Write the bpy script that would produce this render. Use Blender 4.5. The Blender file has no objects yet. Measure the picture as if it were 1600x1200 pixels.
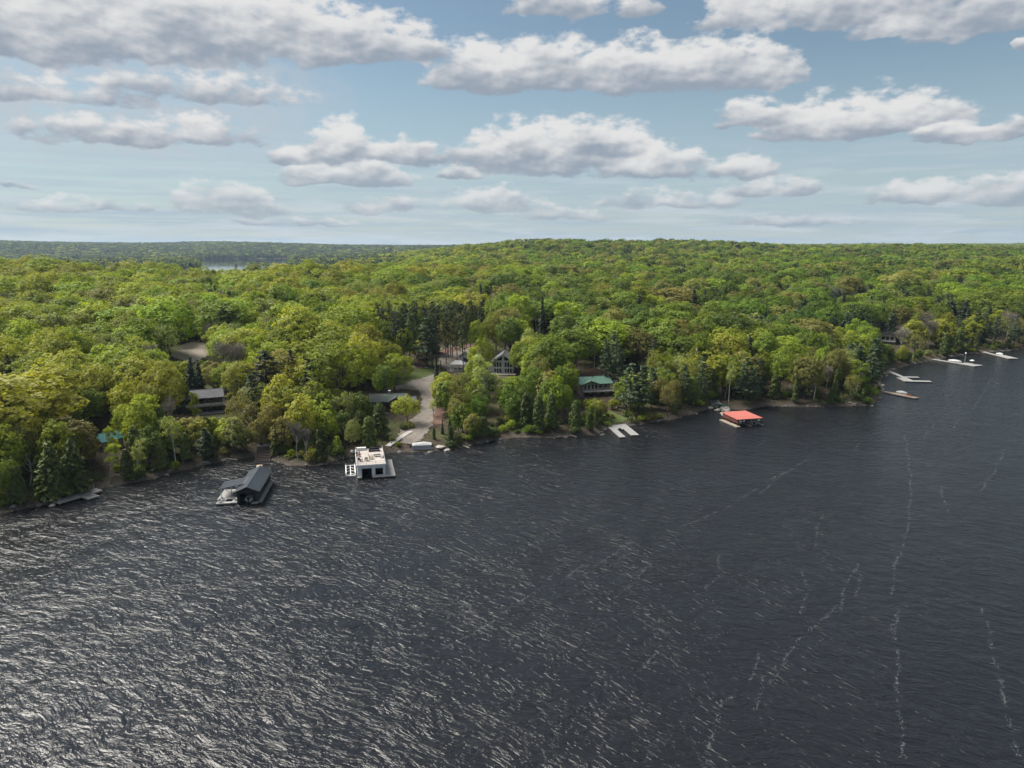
import bpy, math, random
import numpy as np
from mathutils import Vector

random.seed(7)
RNG = np.random.default_rng(11)
S = bpy.context.scene
COL = S.collection

# ------------------------------------------------------------------ camera, sky, sun, exposure
CAM_H = 60.0
FPX = 1111.0
PITCH = math.atan(215.0 / FPX)
cam_d = bpy.data.cameras.new('camera')
cam = bpy.data.objects.new('camera', cam_d)
COL.objects.link(cam)
cam.location = (0, 0, CAM_H)
cam.rotation_euler = (math.pi / 2 - PITCH, 0, 0)
cam_d.sensor_width = 36.0
cam_d.lens = 18.0 * FPX / 800.0
cam_d.clip_start = 1.0
cam_d.clip_end = 60000.0
S.camera = cam

SUN_AZ = math.radians(-66.0)      # measured from +Y towards +X
SUN_EL = math.radians(50.0)
SUN_VEC = Vector((math.sin(SUN_AZ) * math.cos(SUN_EL), math.cos(SUN_AZ) * math.cos(SUN_EL), math.sin(SUN_EL)))
sun_d = bpy.data.lights.new('sun', 'SUN')
sun_d.energy = 5.0
sun_d.angle = math.radians(38.0)
sun_d.color = (1.0, 0.95, 0.86)
sun = bpy.data.objects.new('sun', sun_d)
COL.objects.link(sun)
sun.rotation_euler = (-SUN_VEC).to_track_quat('-Z', 'Y').to_euler()
sun.location = (0, 0, 300)

S.view_settings.view_transform = 'Standard'
S.view_settings.look = 'None'
S.view_settings.gamma = 1.0
S.view_settings.exposure = 0.82
S.view_settings.use_curve_mapping = False
S.render.engine = 'CYCLES'
cy = S.cycles
cy.max_bounces = 5
cy.diffuse_bounces = 2
cy.glossy_bounces = 2
cy.transmission_bounces = 3
cy.transparent_max_bounces = 4
cy.volume_bounces = 0
cy.use_adaptive_sampling = True
cy.adaptive_threshold = 0.02
cy.caustics_reflective = False
cy.caustics_refractive = False
cy.sample_clamp_indirect = 4.0
cy.sample_clamp_direct = 12.0

CP, SP = math.cos(PITCH), math.sin(PITCH)


def ray(px, py):
    u = (px - 800.0) / FPX
    v = (600.0 - py) / FPX
    return np.array((u, CP + v * SP, -SP + v * CP))


def at(px, py, z=0.0):
    r = ray(px, py)
    t = (z - CAM_H) / r[2]
    return (r[0] * t, r[1] * t)


def project(x, y, z):
    z = np.asarray(z) - CAM_H
    d = y * CP - z * SP
    v = y * SP + z * CP
    return 800 + FPX * x / d, 600 - FPX * v / d


# ------------------------------------------------------------------ node helpers
def N(nt, typ, **kw):
    n = nt.nodes.new(typ)
    for k, v in kw.items():
        setattr(n, k, v)
    return n


def setin(nt, n, i, v):
    if isinstance(v, bpy.types.NodeSocket):
        nt.links.new(v, n.inputs[i])
    elif v is not None:
        n.inputs[i].default_value = v


def M(nt, op, a, b=None, c=None, clamp=False):
    n = N(nt, 'ShaderNodeMath', operation=op, use_clamp=clamp)
    setin(nt, n, 0, a)
    setin(nt, n, 1, b)
    setin(nt, n, 2, c)
    return n.outputs[0]


def VM(nt, op, a, b=None, c=None, out=0):
    n = N(nt, 'ShaderNodeVectorMath', operation=op)
    setin(nt, n, 0, a)
    setin(nt, n, 1, b)
    setin(nt, n, 2, c)
    return n.outputs[out]


def MIX(nt, f, a, b, blend='MIX'):
    n = N(nt, 'ShaderNodeMix', data_type='RGBA', blend_type=blend)
    setin(nt, n, 0, f)
    setin(nt, n, 6, a if isinstance(a, bpy.types.NodeSocket) else (*a, 1) if len(a) == 3 else a)
    setin(nt, n, 7, b if isinstance(b, bpy.types.NodeSocket) else (*b, 1) if len(b) == 3 else b)
    return n.outputs[2]


def SMOOTH(nt, v, a, b, lo=0.0, hi=1.0):
    n = N(nt, 'ShaderNodeMapRange', interpolation_type='SMOOTHSTEP')
    setin(nt, n, 0, v)
    n.inputs[1].default_value = a
    n.inputs[2].default_value = b
    n.inputs[3].default_value = lo
    n.inputs[4].default_value = hi
    return n.outputs[0]


def NOISE(nt, vec, scale, detail=3.0, rough=0.5, dist=0.0, out=0, dim='3D'):
    n = N(nt, 'ShaderNodeTexNoise', noise_dimensions=dim)
    if vec is not None:
        nt.links.new(vec, n.inputs['Vector'])
    n.inputs['Scale'].default_value = scale
    n.inputs['Detail'].default_value = detail
    n.inputs['Roughness'].default_value = rough
    n.inputs['Distortion'].default_value = dist
    return n.outputs[out]


# ------------------------------------------------------------------ world: Nishita sky with fair-weather clouds
W = bpy.data.worlds.new('World')
S.world = W
W.use_nodes = True
wt = W.node_tree
wt.nodes.clear()
sky = N(wt, 'ShaderNodeTexSky', sky_type='NISHITA')
sky.sun_disc = False
sky.sun_elevation = SUN_EL
sky.sun_rotation = SUN_AZ
sky.altitude = 300
sky.air_density = 1.0
sky.dust_density = 0.4
sky.ozone_density = 1.5
tc = N(wt, 'ShaderNodeTexCoord')
sep = N(wt, 'ShaderNodeSeparateXYZ')
wt.links.new(tc.outputs['Generated'], sep.inputs[0])
DEG = 180 / math.pi
az = M(wt, 'MULTIPLY', M(wt, 'ARCTAN2', sep.outputs[0], sep.outputs[1]), DEG)
el = M(wt, 'MULTIPLY', M(wt, 'ARCSINE', M(wt, 'MAXIMUM', sep.outputs[2], 0.0)), DEG)
cmb = N(wt, 'ShaderNodeCombineXYZ')
wt.links.new(az, cmb.inputs[0])
wt.links.new(el, cmb.inputs[1])
P0 = cmb.outputs[0]
# clouds seen in the photograph: (centre x, base y, half width, height) in photo pixels, turned into azimuth / elevation
CLOUDS = [
    (230, 84, 250, 140), (470, 90, 190, 105), (600, 92, 120, 62), (40, 85, 140, 110),
    (330, 162, 200, 58, .38), (90, 158, 190, 56, .38), (310, 223, 130, 50, .30), (150, 223, 150, 54, .36),
    (532, 252, 62, 66), (628, 252, 84, 38), (455, 252, 50, 26), (540, 285, 122, 36),
    (745, 138, 88, 78), (850, 138, 120, 80), (985, 137, 130, 76), (1110, 136, 120, 74), (1195, 134, 66, 70),
    (850, 264, 140, 80), (950, 240, 95, 56), (1015, 276, 100, 50), (780, 255, 74, 50), (722, 277, 44, 18),
    (1180, 196, 74, 44), (1275, 218, 110, 62), (1375, 206, 120, 66), (1460, 194, 84, 44),
    (1492, 221, 76, 32), (1590, 216, 60, 34),
    (1150, 40, 74, 60), (1330, 34, 200, 70), (1385, 54, 76, 40), (1540, 46, 160, 100),
    (870, 22, 96, 60), (1000, 22, 34, 34), (1600, 80, 20, 20),
    (360, 335, 110, 56, .2), (130, 332, 130, 28, .4), (600, 332, 96, 34, .35), (765, 330, 100, 44, .25),
    (1162, 276, 66, 34), (1210, 302, 96, 32, .2), (1060, 325, 170, 36, .35), (880, 345, 140, 28, .45),
    (1435, 314, 96, 34), (1570, 318, 90, 46), (20, 297, 50, 12, .3), (1240, 350, 160, 26, .5), (470, 352, 170, 18, .5),
]


def azel(px, py):
    r = ray(px, py)
    return math.degrees(math.atan2(r[0], r[1])), math.degrees(math.atan2(r[2], math.hypot(r[0], r[1])))


grp = bpy.data.node_groups.new('cloud_field', 'ShaderNodeTree')
grp.interface.new_socket('Vector', in_out='INPUT', socket_type='NodeSocketVector')
grp.interface.new_socket('Cover', in_out='OUTPUT', socket_type='NodeSocketFloat')
grp.interface.new_socket('Height', in_out='OUTPUT', socket_type='NodeSocketFloat')
gi = N(grp, 'NodeGroupInput')
go = N(grp, 'NodeGroupOutput')
sw = sv = None
for (cx, by, hw, hh, *thin) in CLOUDS:
    a0, e0 = azel(cx, by)
    a1, _ = azel(cx + hw, by)
    _, e1 = azel(cx, by - hh)
    sa, se = 1 / (a1 - a0), 1 / (e1 - e0)
    v = VM(grp, 'MULTIPLY_ADD', gi.outputs[0], (sa, se, 0), (-a0 * sa, -e0 * se - 0.12, 0))
    vf = VM(grp, 'MAXIMUM', v, VM(grp, 'MULTIPLY', v, (1, -4.0, 1)))
    w = M(grp, 'POWER', 0.018, VM(grp, 'DOT_PRODUCT', vf, vf, out=1))
    if thin:                                     # a thin, broken cloud
        w = M(grp, 'MULTIPLY', w, 0.018 ** thin[0])
    hy = VM(grp, 'DOT_PRODUCT', v, (0, 1, 0), out=1)
    sw = w if sw is None else M(grp, 'ADD', sw, w)
    sv = M(grp, 'MULTIPLY', w, hy) if sv is None else M(grp, 'MULTIPLY_ADD', w, hy, sv)
swm = M(grp, 'MAXIMUM', sw, 1e-9)
grp.links.new(M(grp, 'MULTIPLY_ADD', M(grp, 'LOGARITHM', swm, math.e), 1 / 4.017, 1.0), go.inputs[0])
grp.links.new(M(grp, 'DIVIDE', sv, swm), go.inputs[1])

wn = NOISE(wt, VM(wt, 'MULTIPLY', P0, (0.30, 0.52, 1)), 1.0, 4, 0.55, 0.0, out=1)
P2 = VM(wt, 'MULTIPLY_ADD', VM(wt, 'SUBTRACT', wn, (0.5, 0.5, 0.5)), (3.4, 1.7, 0), P0)
gcl = N(wt, 'ShaderNodeGroup')
gcl.node_tree = grp
wt.links.new(P2, gcl.inputs[0])
fb0 = NOISE(wt, VM(wt, 'MULTIPLY', P0, (0.52, 0.95, 1)), 1.0, 7, 0.57)
fbu = NOISE(wt, VM(wt, 'MULTIPLY_ADD', P0, (0.52, 0.95, 1), (-0.14, 0.30, 0)), 1.0, 4, 0.5)
fbm = NOISE(wt, VM(wt, 'MULTIPLY', P0, (0.52, 0.95, 1)), 1.0, 4, 0.5)
d0 = M(wt, 'MULTIPLY_ADD', M(wt, 'SUBTRACT', fb0, 0.5), 2.3, M(wt, 'MAXIMUM', gcl.outputs[0], -1.2))
relief = M(wt, 'SUBTRACT', fbu, fbm)            # more cloud on the sunward side: the billow turns away from the sun
soft = NOISE(wt, VM(wt, 'MULTIPLY', P0, (0.24, 0.42, 1)), 1.0, 3, 0.5)
dark0 = M(wt, 'MULTIPLY_ADD', relief, 0.70, M(wt, 'MULTIPLY_ADD', gcl.outputs[1], -0.85, 0.60))
dark0 = M(wt, 'MULTIPLY_ADD', M(wt, 'SUBTRACT', soft, 0.5), 1.1, dark0)
# the rest of the sky, outside the photograph: a field of the same kind of clouds on a flat layer
zz = M(wt, 'ADD', M(wt, 'MAXIMUM', sep.outputs[2], 0.0), 0.10)
pl = VM(wt, 'DIVIDE', tc.outputs['Generated'], None)
cz = N(wt, 'ShaderNodeCombineXYZ')
for i in range(3):
    wt.links.new(zz, cz.inputs[i])
wt.links.new(cz.outputs[0], pl.node.inputs[1])
gen = NOISE(wt, VM(wt, 'MULTIPLY', pl, (1, 1, 0)), 1.15, 7, 0.58)
dg = M(wt, 'MULTIPLY', M(wt, 'SUBTRACT', gen, 0.50), 7.0)
# inside the photographed window use the placed clouds, elsewhere the field
inaz = SMOOTH(wt, M(wt, 'ABSOLUTE', az), 38.0, 44.0, 1.0, 0.0)
inel = SMOOTH(wt, el, 18.5, 21.5, 1.0, 0.0)
inw = M(wt, 'MULTIPLY', inaz, inel)


skyc = MIX(wt, 1.0, sky.outputs[0], (0.0620, 0.0600, 0.0520), 'MULTIPLY')
# thin stratus veil towards the horizon
lay = NOISE(wt, VM(wt, 'MULTIPLY', P0, (0.06, 1.6, 1)), 1.0, 5, 0.6)
low = SMOOTH(wt, el, 0.0, 15.0, 1.0, 0.0)
veil = M(wt, 'MULTIPLY', low, M(wt, 'MULTIPLY_ADD', SMOOTH(wt, lay, 0.35, 0.68), 0.30, 0.68), clamp=True)
skyc = MIX(wt, veil, skyc, (0.222, 0.284, 0.345))
# thin cloud sheet joining the upper left clouds
a0_, e0_ = azel(180, 130)
a1_, e1_ = azel(560, 10)
sv_ = VM(wt, 'MULTIPLY_ADD', P2, (1 / (a1_ - a0_), 1 / (e1_ - e0_), 0), (-a0_ / (a1_ - a0_), -e0_ / (e1_ - e0_), 0))
sheet = M(wt, 'MULTIPLY', SMOOTH(wt, VM(wt, 'DOT_PRODUCT', sv_, sv_, out=1), 0.2, 1.1, 1.0, 0.0), SMOOTH(wt, fb0, 0.32, 0.62, 0.25, 0.8))
skyc = MIX(wt, M(wt, 'MULTIPLY', sheet, inw), skyc, (0.29, 0.315, 0.345))
# streaks of thin cloud low down
strk = NOISE(wt, VM(wt, 'MULTIPLY', P0, (0.09, 0.9, 1)), 1.3, 5, 0.6, 0.4)
stm = M(wt, 'MULTIPLY', SMOOTH(wt, strk, 0.46, 0.66), SMOOTH(wt, el, 1.5, 9.0, 0.75, 0.0))
skyc = MIX(wt, stm, skyc, (0.335, 0.365, 0.395))
lowfade = SMOOTH(wt, el, 0.5, 8.0, 0.62, 0.98)
white = (0.44, 0.437, 0.435)
grey = (0.175, 0.206, 0.248)


def sky_with_clouds(dens, dark):
    alpha = SMOOTH(wt, dens, -0.05, 0.56)
    t2 = SMOOTH(wt, dark, 0.0, 0.80)
    ccol = MIX(wt, t2, white, grey)
    b_ = N(wt, 'ShaderNodeBackground')
    b_.inputs[1].default_value = 1.0
    wt.links.new(MIX(wt, M(wt, 'MULTIPLY', alpha, lowfade), skyc, ccol), b_.inputs[0])
    return b_.outputs[0]


mixs = N(wt, 'ShaderNodeMixShader')
wt.links.new(inw, mixs.inputs[0])
wt.links.new(sky_with_clouds(dg, M(wt, 'MULTIPLY', dg, 0.5)), mixs.inputs[1])
wt.links.new(sky_with_clouds(d0, dark0), mixs.inputs[2])
wo = N(wt, 'ShaderNodeOutputWorld')
wt.links.new(mixs.outputs[0], wo.inputs[0])
W.cycles.sampling_method = 'MANUAL'
W.cycles.sample_map_resolution = 512


# ------------------------------------------------------------------ materials
def new_mat(name):
    m = bpy.data.materials.new(name)
    m.use_nodes = True
    nt = m.node_tree
    nt.nodes.clear()
    out = N(nt, 'ShaderNodeOutputMaterial')
    return m, nt, out


def simple(name, col, rough=0.7, var=0.18, scale=3.0, metallic=0.0, spec=0.4, stretch=(1, 1, 1), bump=0.0, col2=None):
    """plain matter: a base colour with uneven weathering"""
    m, nt, out = new_mat(name)
    p = N(nt, 'ShaderNodeBsdfPrincipled')
    t = N(nt, 'ShaderNodeTexCoord')
    v = VM(nt, 'MULTIPLY', t.outputs['Object'], stretch)
    n1 = NOISE(nt, v, scale, 5, 0.6)
    n2 = NOISE(nt, v, scale * 0.17, 3, 0.5)
    f = M(nt, 'ADD', M(nt, 'MULTIPLY', n1, 0.6), M(nt, 'MULTIPLY', n2, 0.4))
    f = SMOOTH(nt, f, 0.3, 0.7)
    c2 = col2 or tuple(c * (1 - 2 * var) for c in col)
    c1 = tuple(min(1, c * (1 + var)) for c in col)
    nt.links.new(MIX(nt, f, c2, c1), p.inputs['Base Color'])
    p.inputs['Roughness'].default_value = rough
    p.inputs['Metallic'].default_value = metallic
    p.inputs['Specular IOR Level'].default_value = spec
    if bump:
        b = N(nt, 'ShaderNodeBump')
        b.inputs['Strength'].default_value = bump
        b.inputs['Distance'].default_value = 0.05
        nt.links.new(n1, b.inputs['Height'])
        nt.links.new(b.outputs[0], p.inputs['Normal'])
    nt.links.new(p.outputs[0], out.inputs[0])
    return m


def foliage(name, a, b, c, trans=0.42, tcol=None, rough=0.6):
    """leaf matter: three leaf tones mixed per tree, per clump and per leaf"""
    m, nt, out = new_mat(name)
    oi = N(nt, 'ShaderNodeObjectInfo')
    at_ = N(nt, 'ShaderNodeAttribute', attribute_name='tint')
    mixa = MIX(nt, oi.outputs['Random'], a, b)
    f2 = SMOOTH(nt, at_.outputs['Fac'], 0.15, 0.95)
    col = MIX(nt, f2, mixa, c)
    # stand-wide drift of tone over the landscape
    big = NOISE(nt, VM(nt, 'MULTIPLY', oi.outputs['Location'], (0.008, 0.008, 0)), 1.0, 3, 0.5)
    hs = N(nt, 'ShaderNodeHueSaturation')
    nt.links.new(SMOOTH(nt, big, 0.3, 0.7, 0.482, 0.518), hs.inputs[0])
    rv = M(nt, 'FRACT', M(nt, 'MULTIPLY', oi.outputs['Random'], 7.31))
    nt.links.new(M(nt, 'MULTIPLY_ADD', rv, 0.62, 0.69), hs.inputs[2])
    hs.inputs[1].default_value = 1.0
    nt.links.new(col, hs.inputs[4])
    dif = N(nt, 'ShaderNodeBsdfPrincipled')
    nt.links.new(hs.outputs[0], dif.inputs['Base Color'])
    dif.inputs['Roughness'].default_value = rough
    dif.inputs['Specular IOR Level'].default_value = 0.25
    tr = N(nt, 'ShaderNodeBsdfTranslucent')
    nt.links.new(MIX(nt, 1.0, hs.outputs[0], tcol or (1.25, 1.2, 0.6), 'MULTIPLY'), tr.inputs[0])
    mx = N(nt, 'ShaderNodeMixShader')
    mx.inputs[0].default_value = trans
    nt.links.new(dif.outputs[0], mx.inputs[1])
    nt.links.new(tr.outputs[0], mx.inputs[2])
    nt.links.new(mx.outputs[0], out.inputs[0])
    return m


LEAF = {
    'lime': foliage('leaf_lime', (0.243, 0.313, 0.032), (0.281, 0.340, 0.043), (0.194, 0.259, 0.028)),
    'yellow': foliage('leaf_yellow', (0.335, 0.351, 0.054), (0.292, 0.324, 0.043), (0.248, 0.275, 0.039)),
    'mid': foliage('leaf_mid', (0.151, 0.227, 0.030), (0.189, 0.259, 0.037), (0.121, 0.184, 0.026)),
    'olive': foliage('leaf_olive', (0.259, 0.248, 0.071), (0.227, 0.232, 0.065), (0.200, 0.194, 0.060)),
    'pale': foliage('leaf_pale', (0.270, 0.308, 0.108), (0.243, 0.281, 0.092), (0.205, 0.243, 0.078)),
    'deep': foliage('leaf_deep', (0.095, 0.149, 0.026), (0.117, 0.171, 0.030), (0.076, 0.121, 0.024)),
    'rust': foliage('leaf_rust', (0.281, 0.151, 0.076), (0.248, 0.140, 0.071), (0.205, 0.124, 0.063)),
}
NEEDLE = {
    'pine': foliage('needles_pine', (0.108, 0.155, 0.082), (0.126, 0.170, 0.088), (0.088, 0.130, 0.070), 0.22, (1, 1.05, 0.8)),
    'spruce': foliage('needles_spruce', (0.046, 0.072, 0.038), (0.056, 0.084, 0.042), (0.038, 0.060, 0.032), 0.15, (1, 1, 0.8)),
    'cedar': foliage('needles_cedar', (0.100, 0.132, 0.034), (0.118, 0.148, 0.040), (0.076, 0.104, 0.028), 0.2, (1, 1, 0.7)),
    'dark': foliage('needles_dark', (0.078, 0.094, 0.046), (0.092, 0.104, 0.050), (0.064, 0.078, 0.040), 0.18, (1, 1, 0.8)),
}
TWIG = foliage('twigs_grey', (0.185, 0.160, 0.140), (0.215, 0.190, 0.170), (0.15, 0.13, 0.11), 0.05, (1, 1, 1))
BARK = simple('bark_grey_brown', (0.10, 0.085, 0.070), 0.9, 0.3, 4, stretch=(1, 1, 0.2))
BARK_BIRCH = simple('bark_birch', (0.52, 0.50, 0.46), 0.8, 0.15, 5, stretch=(1, 1, 2.5), col2=(0.24, 0.22, 0.20))
BARK_PINE = simple('bark_pine', (0.085, 0.065, 0.052), 0.9, 0.3, 4, stretch=(1, 1, 0.2))

MAT = dict(
    roof_grey=simple('roof_metal_grey', (0.062, 0.073, 0.088), 0.42, 0.10, 0.8, metallic=0.35),
    wall_dark=simple('wall_charcoal', (0.022, 0.023, 0.026), 0.6, 0.2, 2),
    trim_dark=simple('trim_black', (0.015, 0.015, 0.017), 0.5, 0.2, 2),
    deck_grey=simple('deck_grey_wood', (0.29, 0.285, 0.28), 0.8, 0.16, 2.2, stretch=(1, 4, 1)),
    deck_weather=simple('deck_weathered_wood', (0.26, 0.245, 0.22), 0.85, 0.22, 2.0, stretch=(1, 4, 1)),
    deck_tan=simple('deck_tan', (0.40, 0.355, 0.325), 0.8, 0.10, 1.6),
    deck_orange=simple('deck_cedar', (0.40, 0.31, 0.23), 0.8, 0.15, 2.0, stretch=(1, 4, 1)),
    white=simple('paint_white', (0.68, 0.68, 0.67), 0.55, 0.06, 1.5),
    offwhite=simple('canvas_white', (0.40, 0.40, 0.40), 0.8, 0.10, 2.0),
    silver=simple('aluminium', (0.42, 0.43, 0.45), 0.45, 0.12, 2.0, metallic=0.5),
    inside=simple('interior_dark', (0.012, 0.012, 0.013), 0.9, 0.2, 2),
    glass=simple('window_glass', (0.012, 0.015, 0.020), 0.08, 0.2, 0.6, spec=0.6),
    log=simple('log_wall_brown', (0.070, 0.034, 0.026), 0.75, 0.2, 2.0, stretch=(0.3, 0.3, 3)),
    shingle_green=simple('shingle_mossy', (0.085, 0.105, 0.092), 0.85, 0.2, 2.5, bump=0.4),
    shingle_dark=simple('shingle_slate', (0.090, 0.090, 0.098), 0.85, 0.18, 2.5, bump=0.4),
    metal_green=simple('roof_metal_green', (0.095, 0.180, 0.143), 0.45, 0.10, 1.2),
    metal_teal=simple('roof_metal_teal', (0.030, 0.150, 0.155), 0.45, 0.12, 1.2),
    metal_red=simple('roof_metal_red', (0.42, 0.130, 0.105), 0.55, 0.08, 1.0),
    wall_red=simple('wall_red_brown', (0.105, 0.032, 0.026), 0.7, 0.15, 2),
    siding=simple('siding_blue_grey', (0.50, 0.50, 0.54), 0.7, 0.08, 1.5),
    wall_tan=simple('wall_tan', (0.30, 0.25, 0.19), 0.8, 0.15, 2),
    sofa=simple('cushion_charcoal', (0.045, 0.045, 0.050), 0.9, 0.2, 3),
    cushion=simple('cushion_rust', (0.12, 0.045, 0.035), 0.9, 0.2, 3),
    concrete=simple('concrete', (0.40, 0.38, 0.36), 0.9, 0.15, 1.0, bump=0.3),
    rock=simple('granite', (0.115, 0.105, 0.095), 0.9, 0.25, 1.4, bump=0.5, col2=(0.12, 0.11, 0.10)),
    rock_pale=simple('granite_pale', (0.36, 0.335, 0.30), 0.9, 0.2, 1.4, bump=0.5),
    orange=simple('paint_orange', (0.45, 0.12, 0.04), 0.6, 0.15, 2),
    canoe_green=simple('paint_green', (0.03, 0.13, 0.08), 0.5, 0.15, 2),
    brown_wood=simple('timber_brown', (0.095, 0.070, 0.058), 0.85, 0.25, 2.0, stretch=(0.4, 0.4, 3)),
)


def ground_material():
    m, nt, out = new_mat('forest_floor')
    p = N(nt, 'ShaderNodeBsdfPrincipled')
    t = N(nt, 'ShaderNodeTexCoord')
    ob = t.outputs['Object']
    a = NOISE(nt, ob, 0.09, 4, 0.55)
    b = NOISE(nt, ob, 0.7, 5, 0.65)
    c = NOISE(nt, ob, 3.5, 4, 0.6)
    col = MIX(nt, SMOOTH(nt, b, 0.35, 0.65), (0.036, 0.028, 0.019), (0.062, 0.047, 0.032))
    col = MIX(nt, SMOOTH(nt, a, 0.48, 0.62), col, (0.050, 0.058, 0.020))
    col = MIX(nt, M(nt, 'MULTIPLY', SMOOTH(nt, c, 0.52, 0.7), 0.5), col, (0.095, 0.078, 0.052))
    geo = N(nt, 'ShaderNodeNewGeometry')
    sp_ = N(nt, 'ShaderNodeSeparateXYZ')
    nt.links.new(geo.outputs['Position'], sp_.inputs[0])
    bank = SMOOTH(nt, M(nt, 'ADD', sp_.outputs[2], M(nt, 'MULTIPLY', b, 0.8)), 0.9, 1.7, 1.0, 0.0)
    col = MIX(nt, bank, col, MIX(nt, SMOOTH(nt, c, 0.4, 0.62), (0.036, 0.030, 0.024), (0.115, 0.095, 0.075)))
    nt.links.new(col, p.inputs['Base Color'])
    p.inputs['Roughness'].default_value = 0.95
    p.inputs['Specular IOR Level'].default_value = 0.2
    bu = N(nt, 'ShaderNodeBump')
    bu.inputs['Strength'].default_value = 0.8
    bu.inputs['Distance'].default_value = 0.25
    nt.links.new(b, bu.inputs['Height'])
    nt.links.new(bu.outputs[0], p.inputs['Normal'])
    nt.links.new(p.outputs[0], out.inputs[0])
    return m


def patch_material(name, c1, c2, c3, s1=0.5, s2=3.0):
    m, nt, out = new_mat(name)
    p = N(nt, 'ShaderNodeBsdfPrincipled')
    t = N(nt, 'ShaderNodeTexCoord')
    ob = t.outputs['Object']
    a = NOISE(nt, ob, s1, 4, 0.6)
    b = NOISE(nt, ob, s2, 5, 0.7)
    col = MIX(nt, SMOOTH(nt, a, 0.38, 0.62), c1, c2)
    col = MIX(nt, M(nt, 'MULTIPLY', SMOOTH(nt, b, 0.45, 0.65), 0.6), col, c3)
    nt.links.new(col, p.inputs['Base Color'])
    p.inputs['Roughness'].default_value = 0.95
    p.inputs['Specular IOR Level'].default_value = 0.2
    bu = N(nt, 'ShaderNodeBump')
    bu.inputs['Strength'].default_value = 0.6
    bu.inputs['Distance'].default_value = 0.1
    nt.links.new(b, bu.inputs['Height'])
    nt.links.new(bu.outputs[0], p.inputs['Normal'])
    nt.links.new(p.outputs[0], out.inputs[0])
    return m


GRAVEL = patch_material('gravel', (0.165, 0.145, 0.128), (0.215, 0.19, 0.165), (0.12, 0.108, 0.098))
GRAVEL_PINK = patch_material('gravel_pale', (0.40, 0.345, 0.30), (0.46, 0.40, 0.35), (0.34, 0.29, 0.25))
GRASS = patch_material('grass', (0.062, 0.090, 0.024), (0.088, 0.100, 0.032), (0.048, 0.070, 0.020))
DRYGRASS = patch_material('dry_grass', (0.098, 0.084, 0.044), (0.074, 0.076, 0.032), (0.120, 0.100, 0.060))
MULCH = patch_material('red_leaf_litter', (0.115, 0.064, 0.050), (0.150, 0.092, 0.072), (0.090, 0.055, 0.042))


def water_material(name='lake_water', amp=0.25):
    m, nt, out = new_mat(name)
    p = N(nt, 'ShaderNodeBsdfPrincipled')
    p.inputs['Base Color'].default_value = (0.0098, 0.0105, 0.0128, 1)
    p.inputs['Roughness'].default_value = 0.21 if amp > .1 else 0.03
    p.inputs['IOR'].default_value = 1.33
    t = N(nt, 'ShaderNodeTexCoord')
    ob = t.outputs['Object']
    # wind blows along (0.55, 0.83): crests lie across it
    rot = N(nt, 'ShaderNodeVectorRotate', rotation_type='Z_AXIS')
    nt.links.new(ob, rot.inputs['Vector'])
    rot.inputs['Angle'].default_value = math.radians(33.0)      # new y axis runs along the wind
    w = rot.outputs[0]
    wob = NOISE(nt, VM(nt, 'MULTIPLY', w, (0.06, 0.06, 1)), 1.0, 2, 0.5, out=1)
    w2 = VM(nt, 'MULTIPLY_ADD', VM(nt, 'SUBTRACT', wob, (0.5, 0.5, 0.5)), (8, 8, 0), w)
    big = NOISE(nt, VM(nt, 'MULTIPLY', w2, (0.24, 0.50, 1)), 1.0, 3, 0.5, 0.5)
    med = NOISE(nt, VM(nt, 'MULTIPLY', w2, (0.64, 1.40, 1)), 1.0, 3, 0.5, 0.8)
    sml = NOISE(nt, VM(nt, 'MULTIPLY', w, (2.4, 4.6, 1)), 1.0, 3, 0.6, 0.4)
    # sharpen crests
    medr = M(nt, 'SUBTRACT', 1.0, M(nt, 'ABSOLUTE', M(nt, 'MULTIPLY_ADD', med, 2.0, -1.0)))
    gust = SMOOTH(nt, NOISE(nt, VM(nt, 'MULTIPLY', w, (0.045, 0.014, 1)), 1.0, 4, 0.6), 0.3, 0.7, 0.82, 1.12)
    h = M(nt, 'MULTIPLY', big, 2.1)
    h = M(nt, 'MULTIPLY_ADD', medr, 0.55, h)
    h = M(nt, 'MULTIPLY_ADD', med, 0.50, h)
    h = M(nt, 'MULTIPLY_ADD', sml, 0.085, h)
    h = M(nt, 'MULTIPLY', h, gust)
    b = N(nt, 'ShaderNodeBump')
    b.inputs['Strength'].default_value = 1.0
    b.inputs['Distance'].default_value = amp
    nt.links.new(h, b.inputs['Height'])
    nt.links.new(b.outputs[0], p.inputs['Normal'])
    nt.links.new(p.outputs[0], out.inputs[0])
    return m


WATER = water_material()
WATER_CALM = water_material('still_water', 0.004)
FOAM = simple('foam', (0.20, 0.21, 0.22), 0.9, 0.1, 2)
GROUND = ground_material()


# ------------------------------------------------------------------ object helpers
def link(name, mesh, parent=None, **props):
    o = bpy.data.objects.new(name, mesh)
    COL.objects.link(o)
    if parent is not None:
        o.parent = parent
    for k, v in props.items():
        o[k] = v
    return o


def thing(name, label, cat, loc=(0, 0, 0), rz=0.0, group=None):
    o = link(name, None)
    o.location = loc
    o.rotation_euler = (0, 0, rz)
    o.empty_display_size = 0.3
    o['label'] = label
    o['category'] = cat
    if group:
        o['group'] = group
    return o


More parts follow.
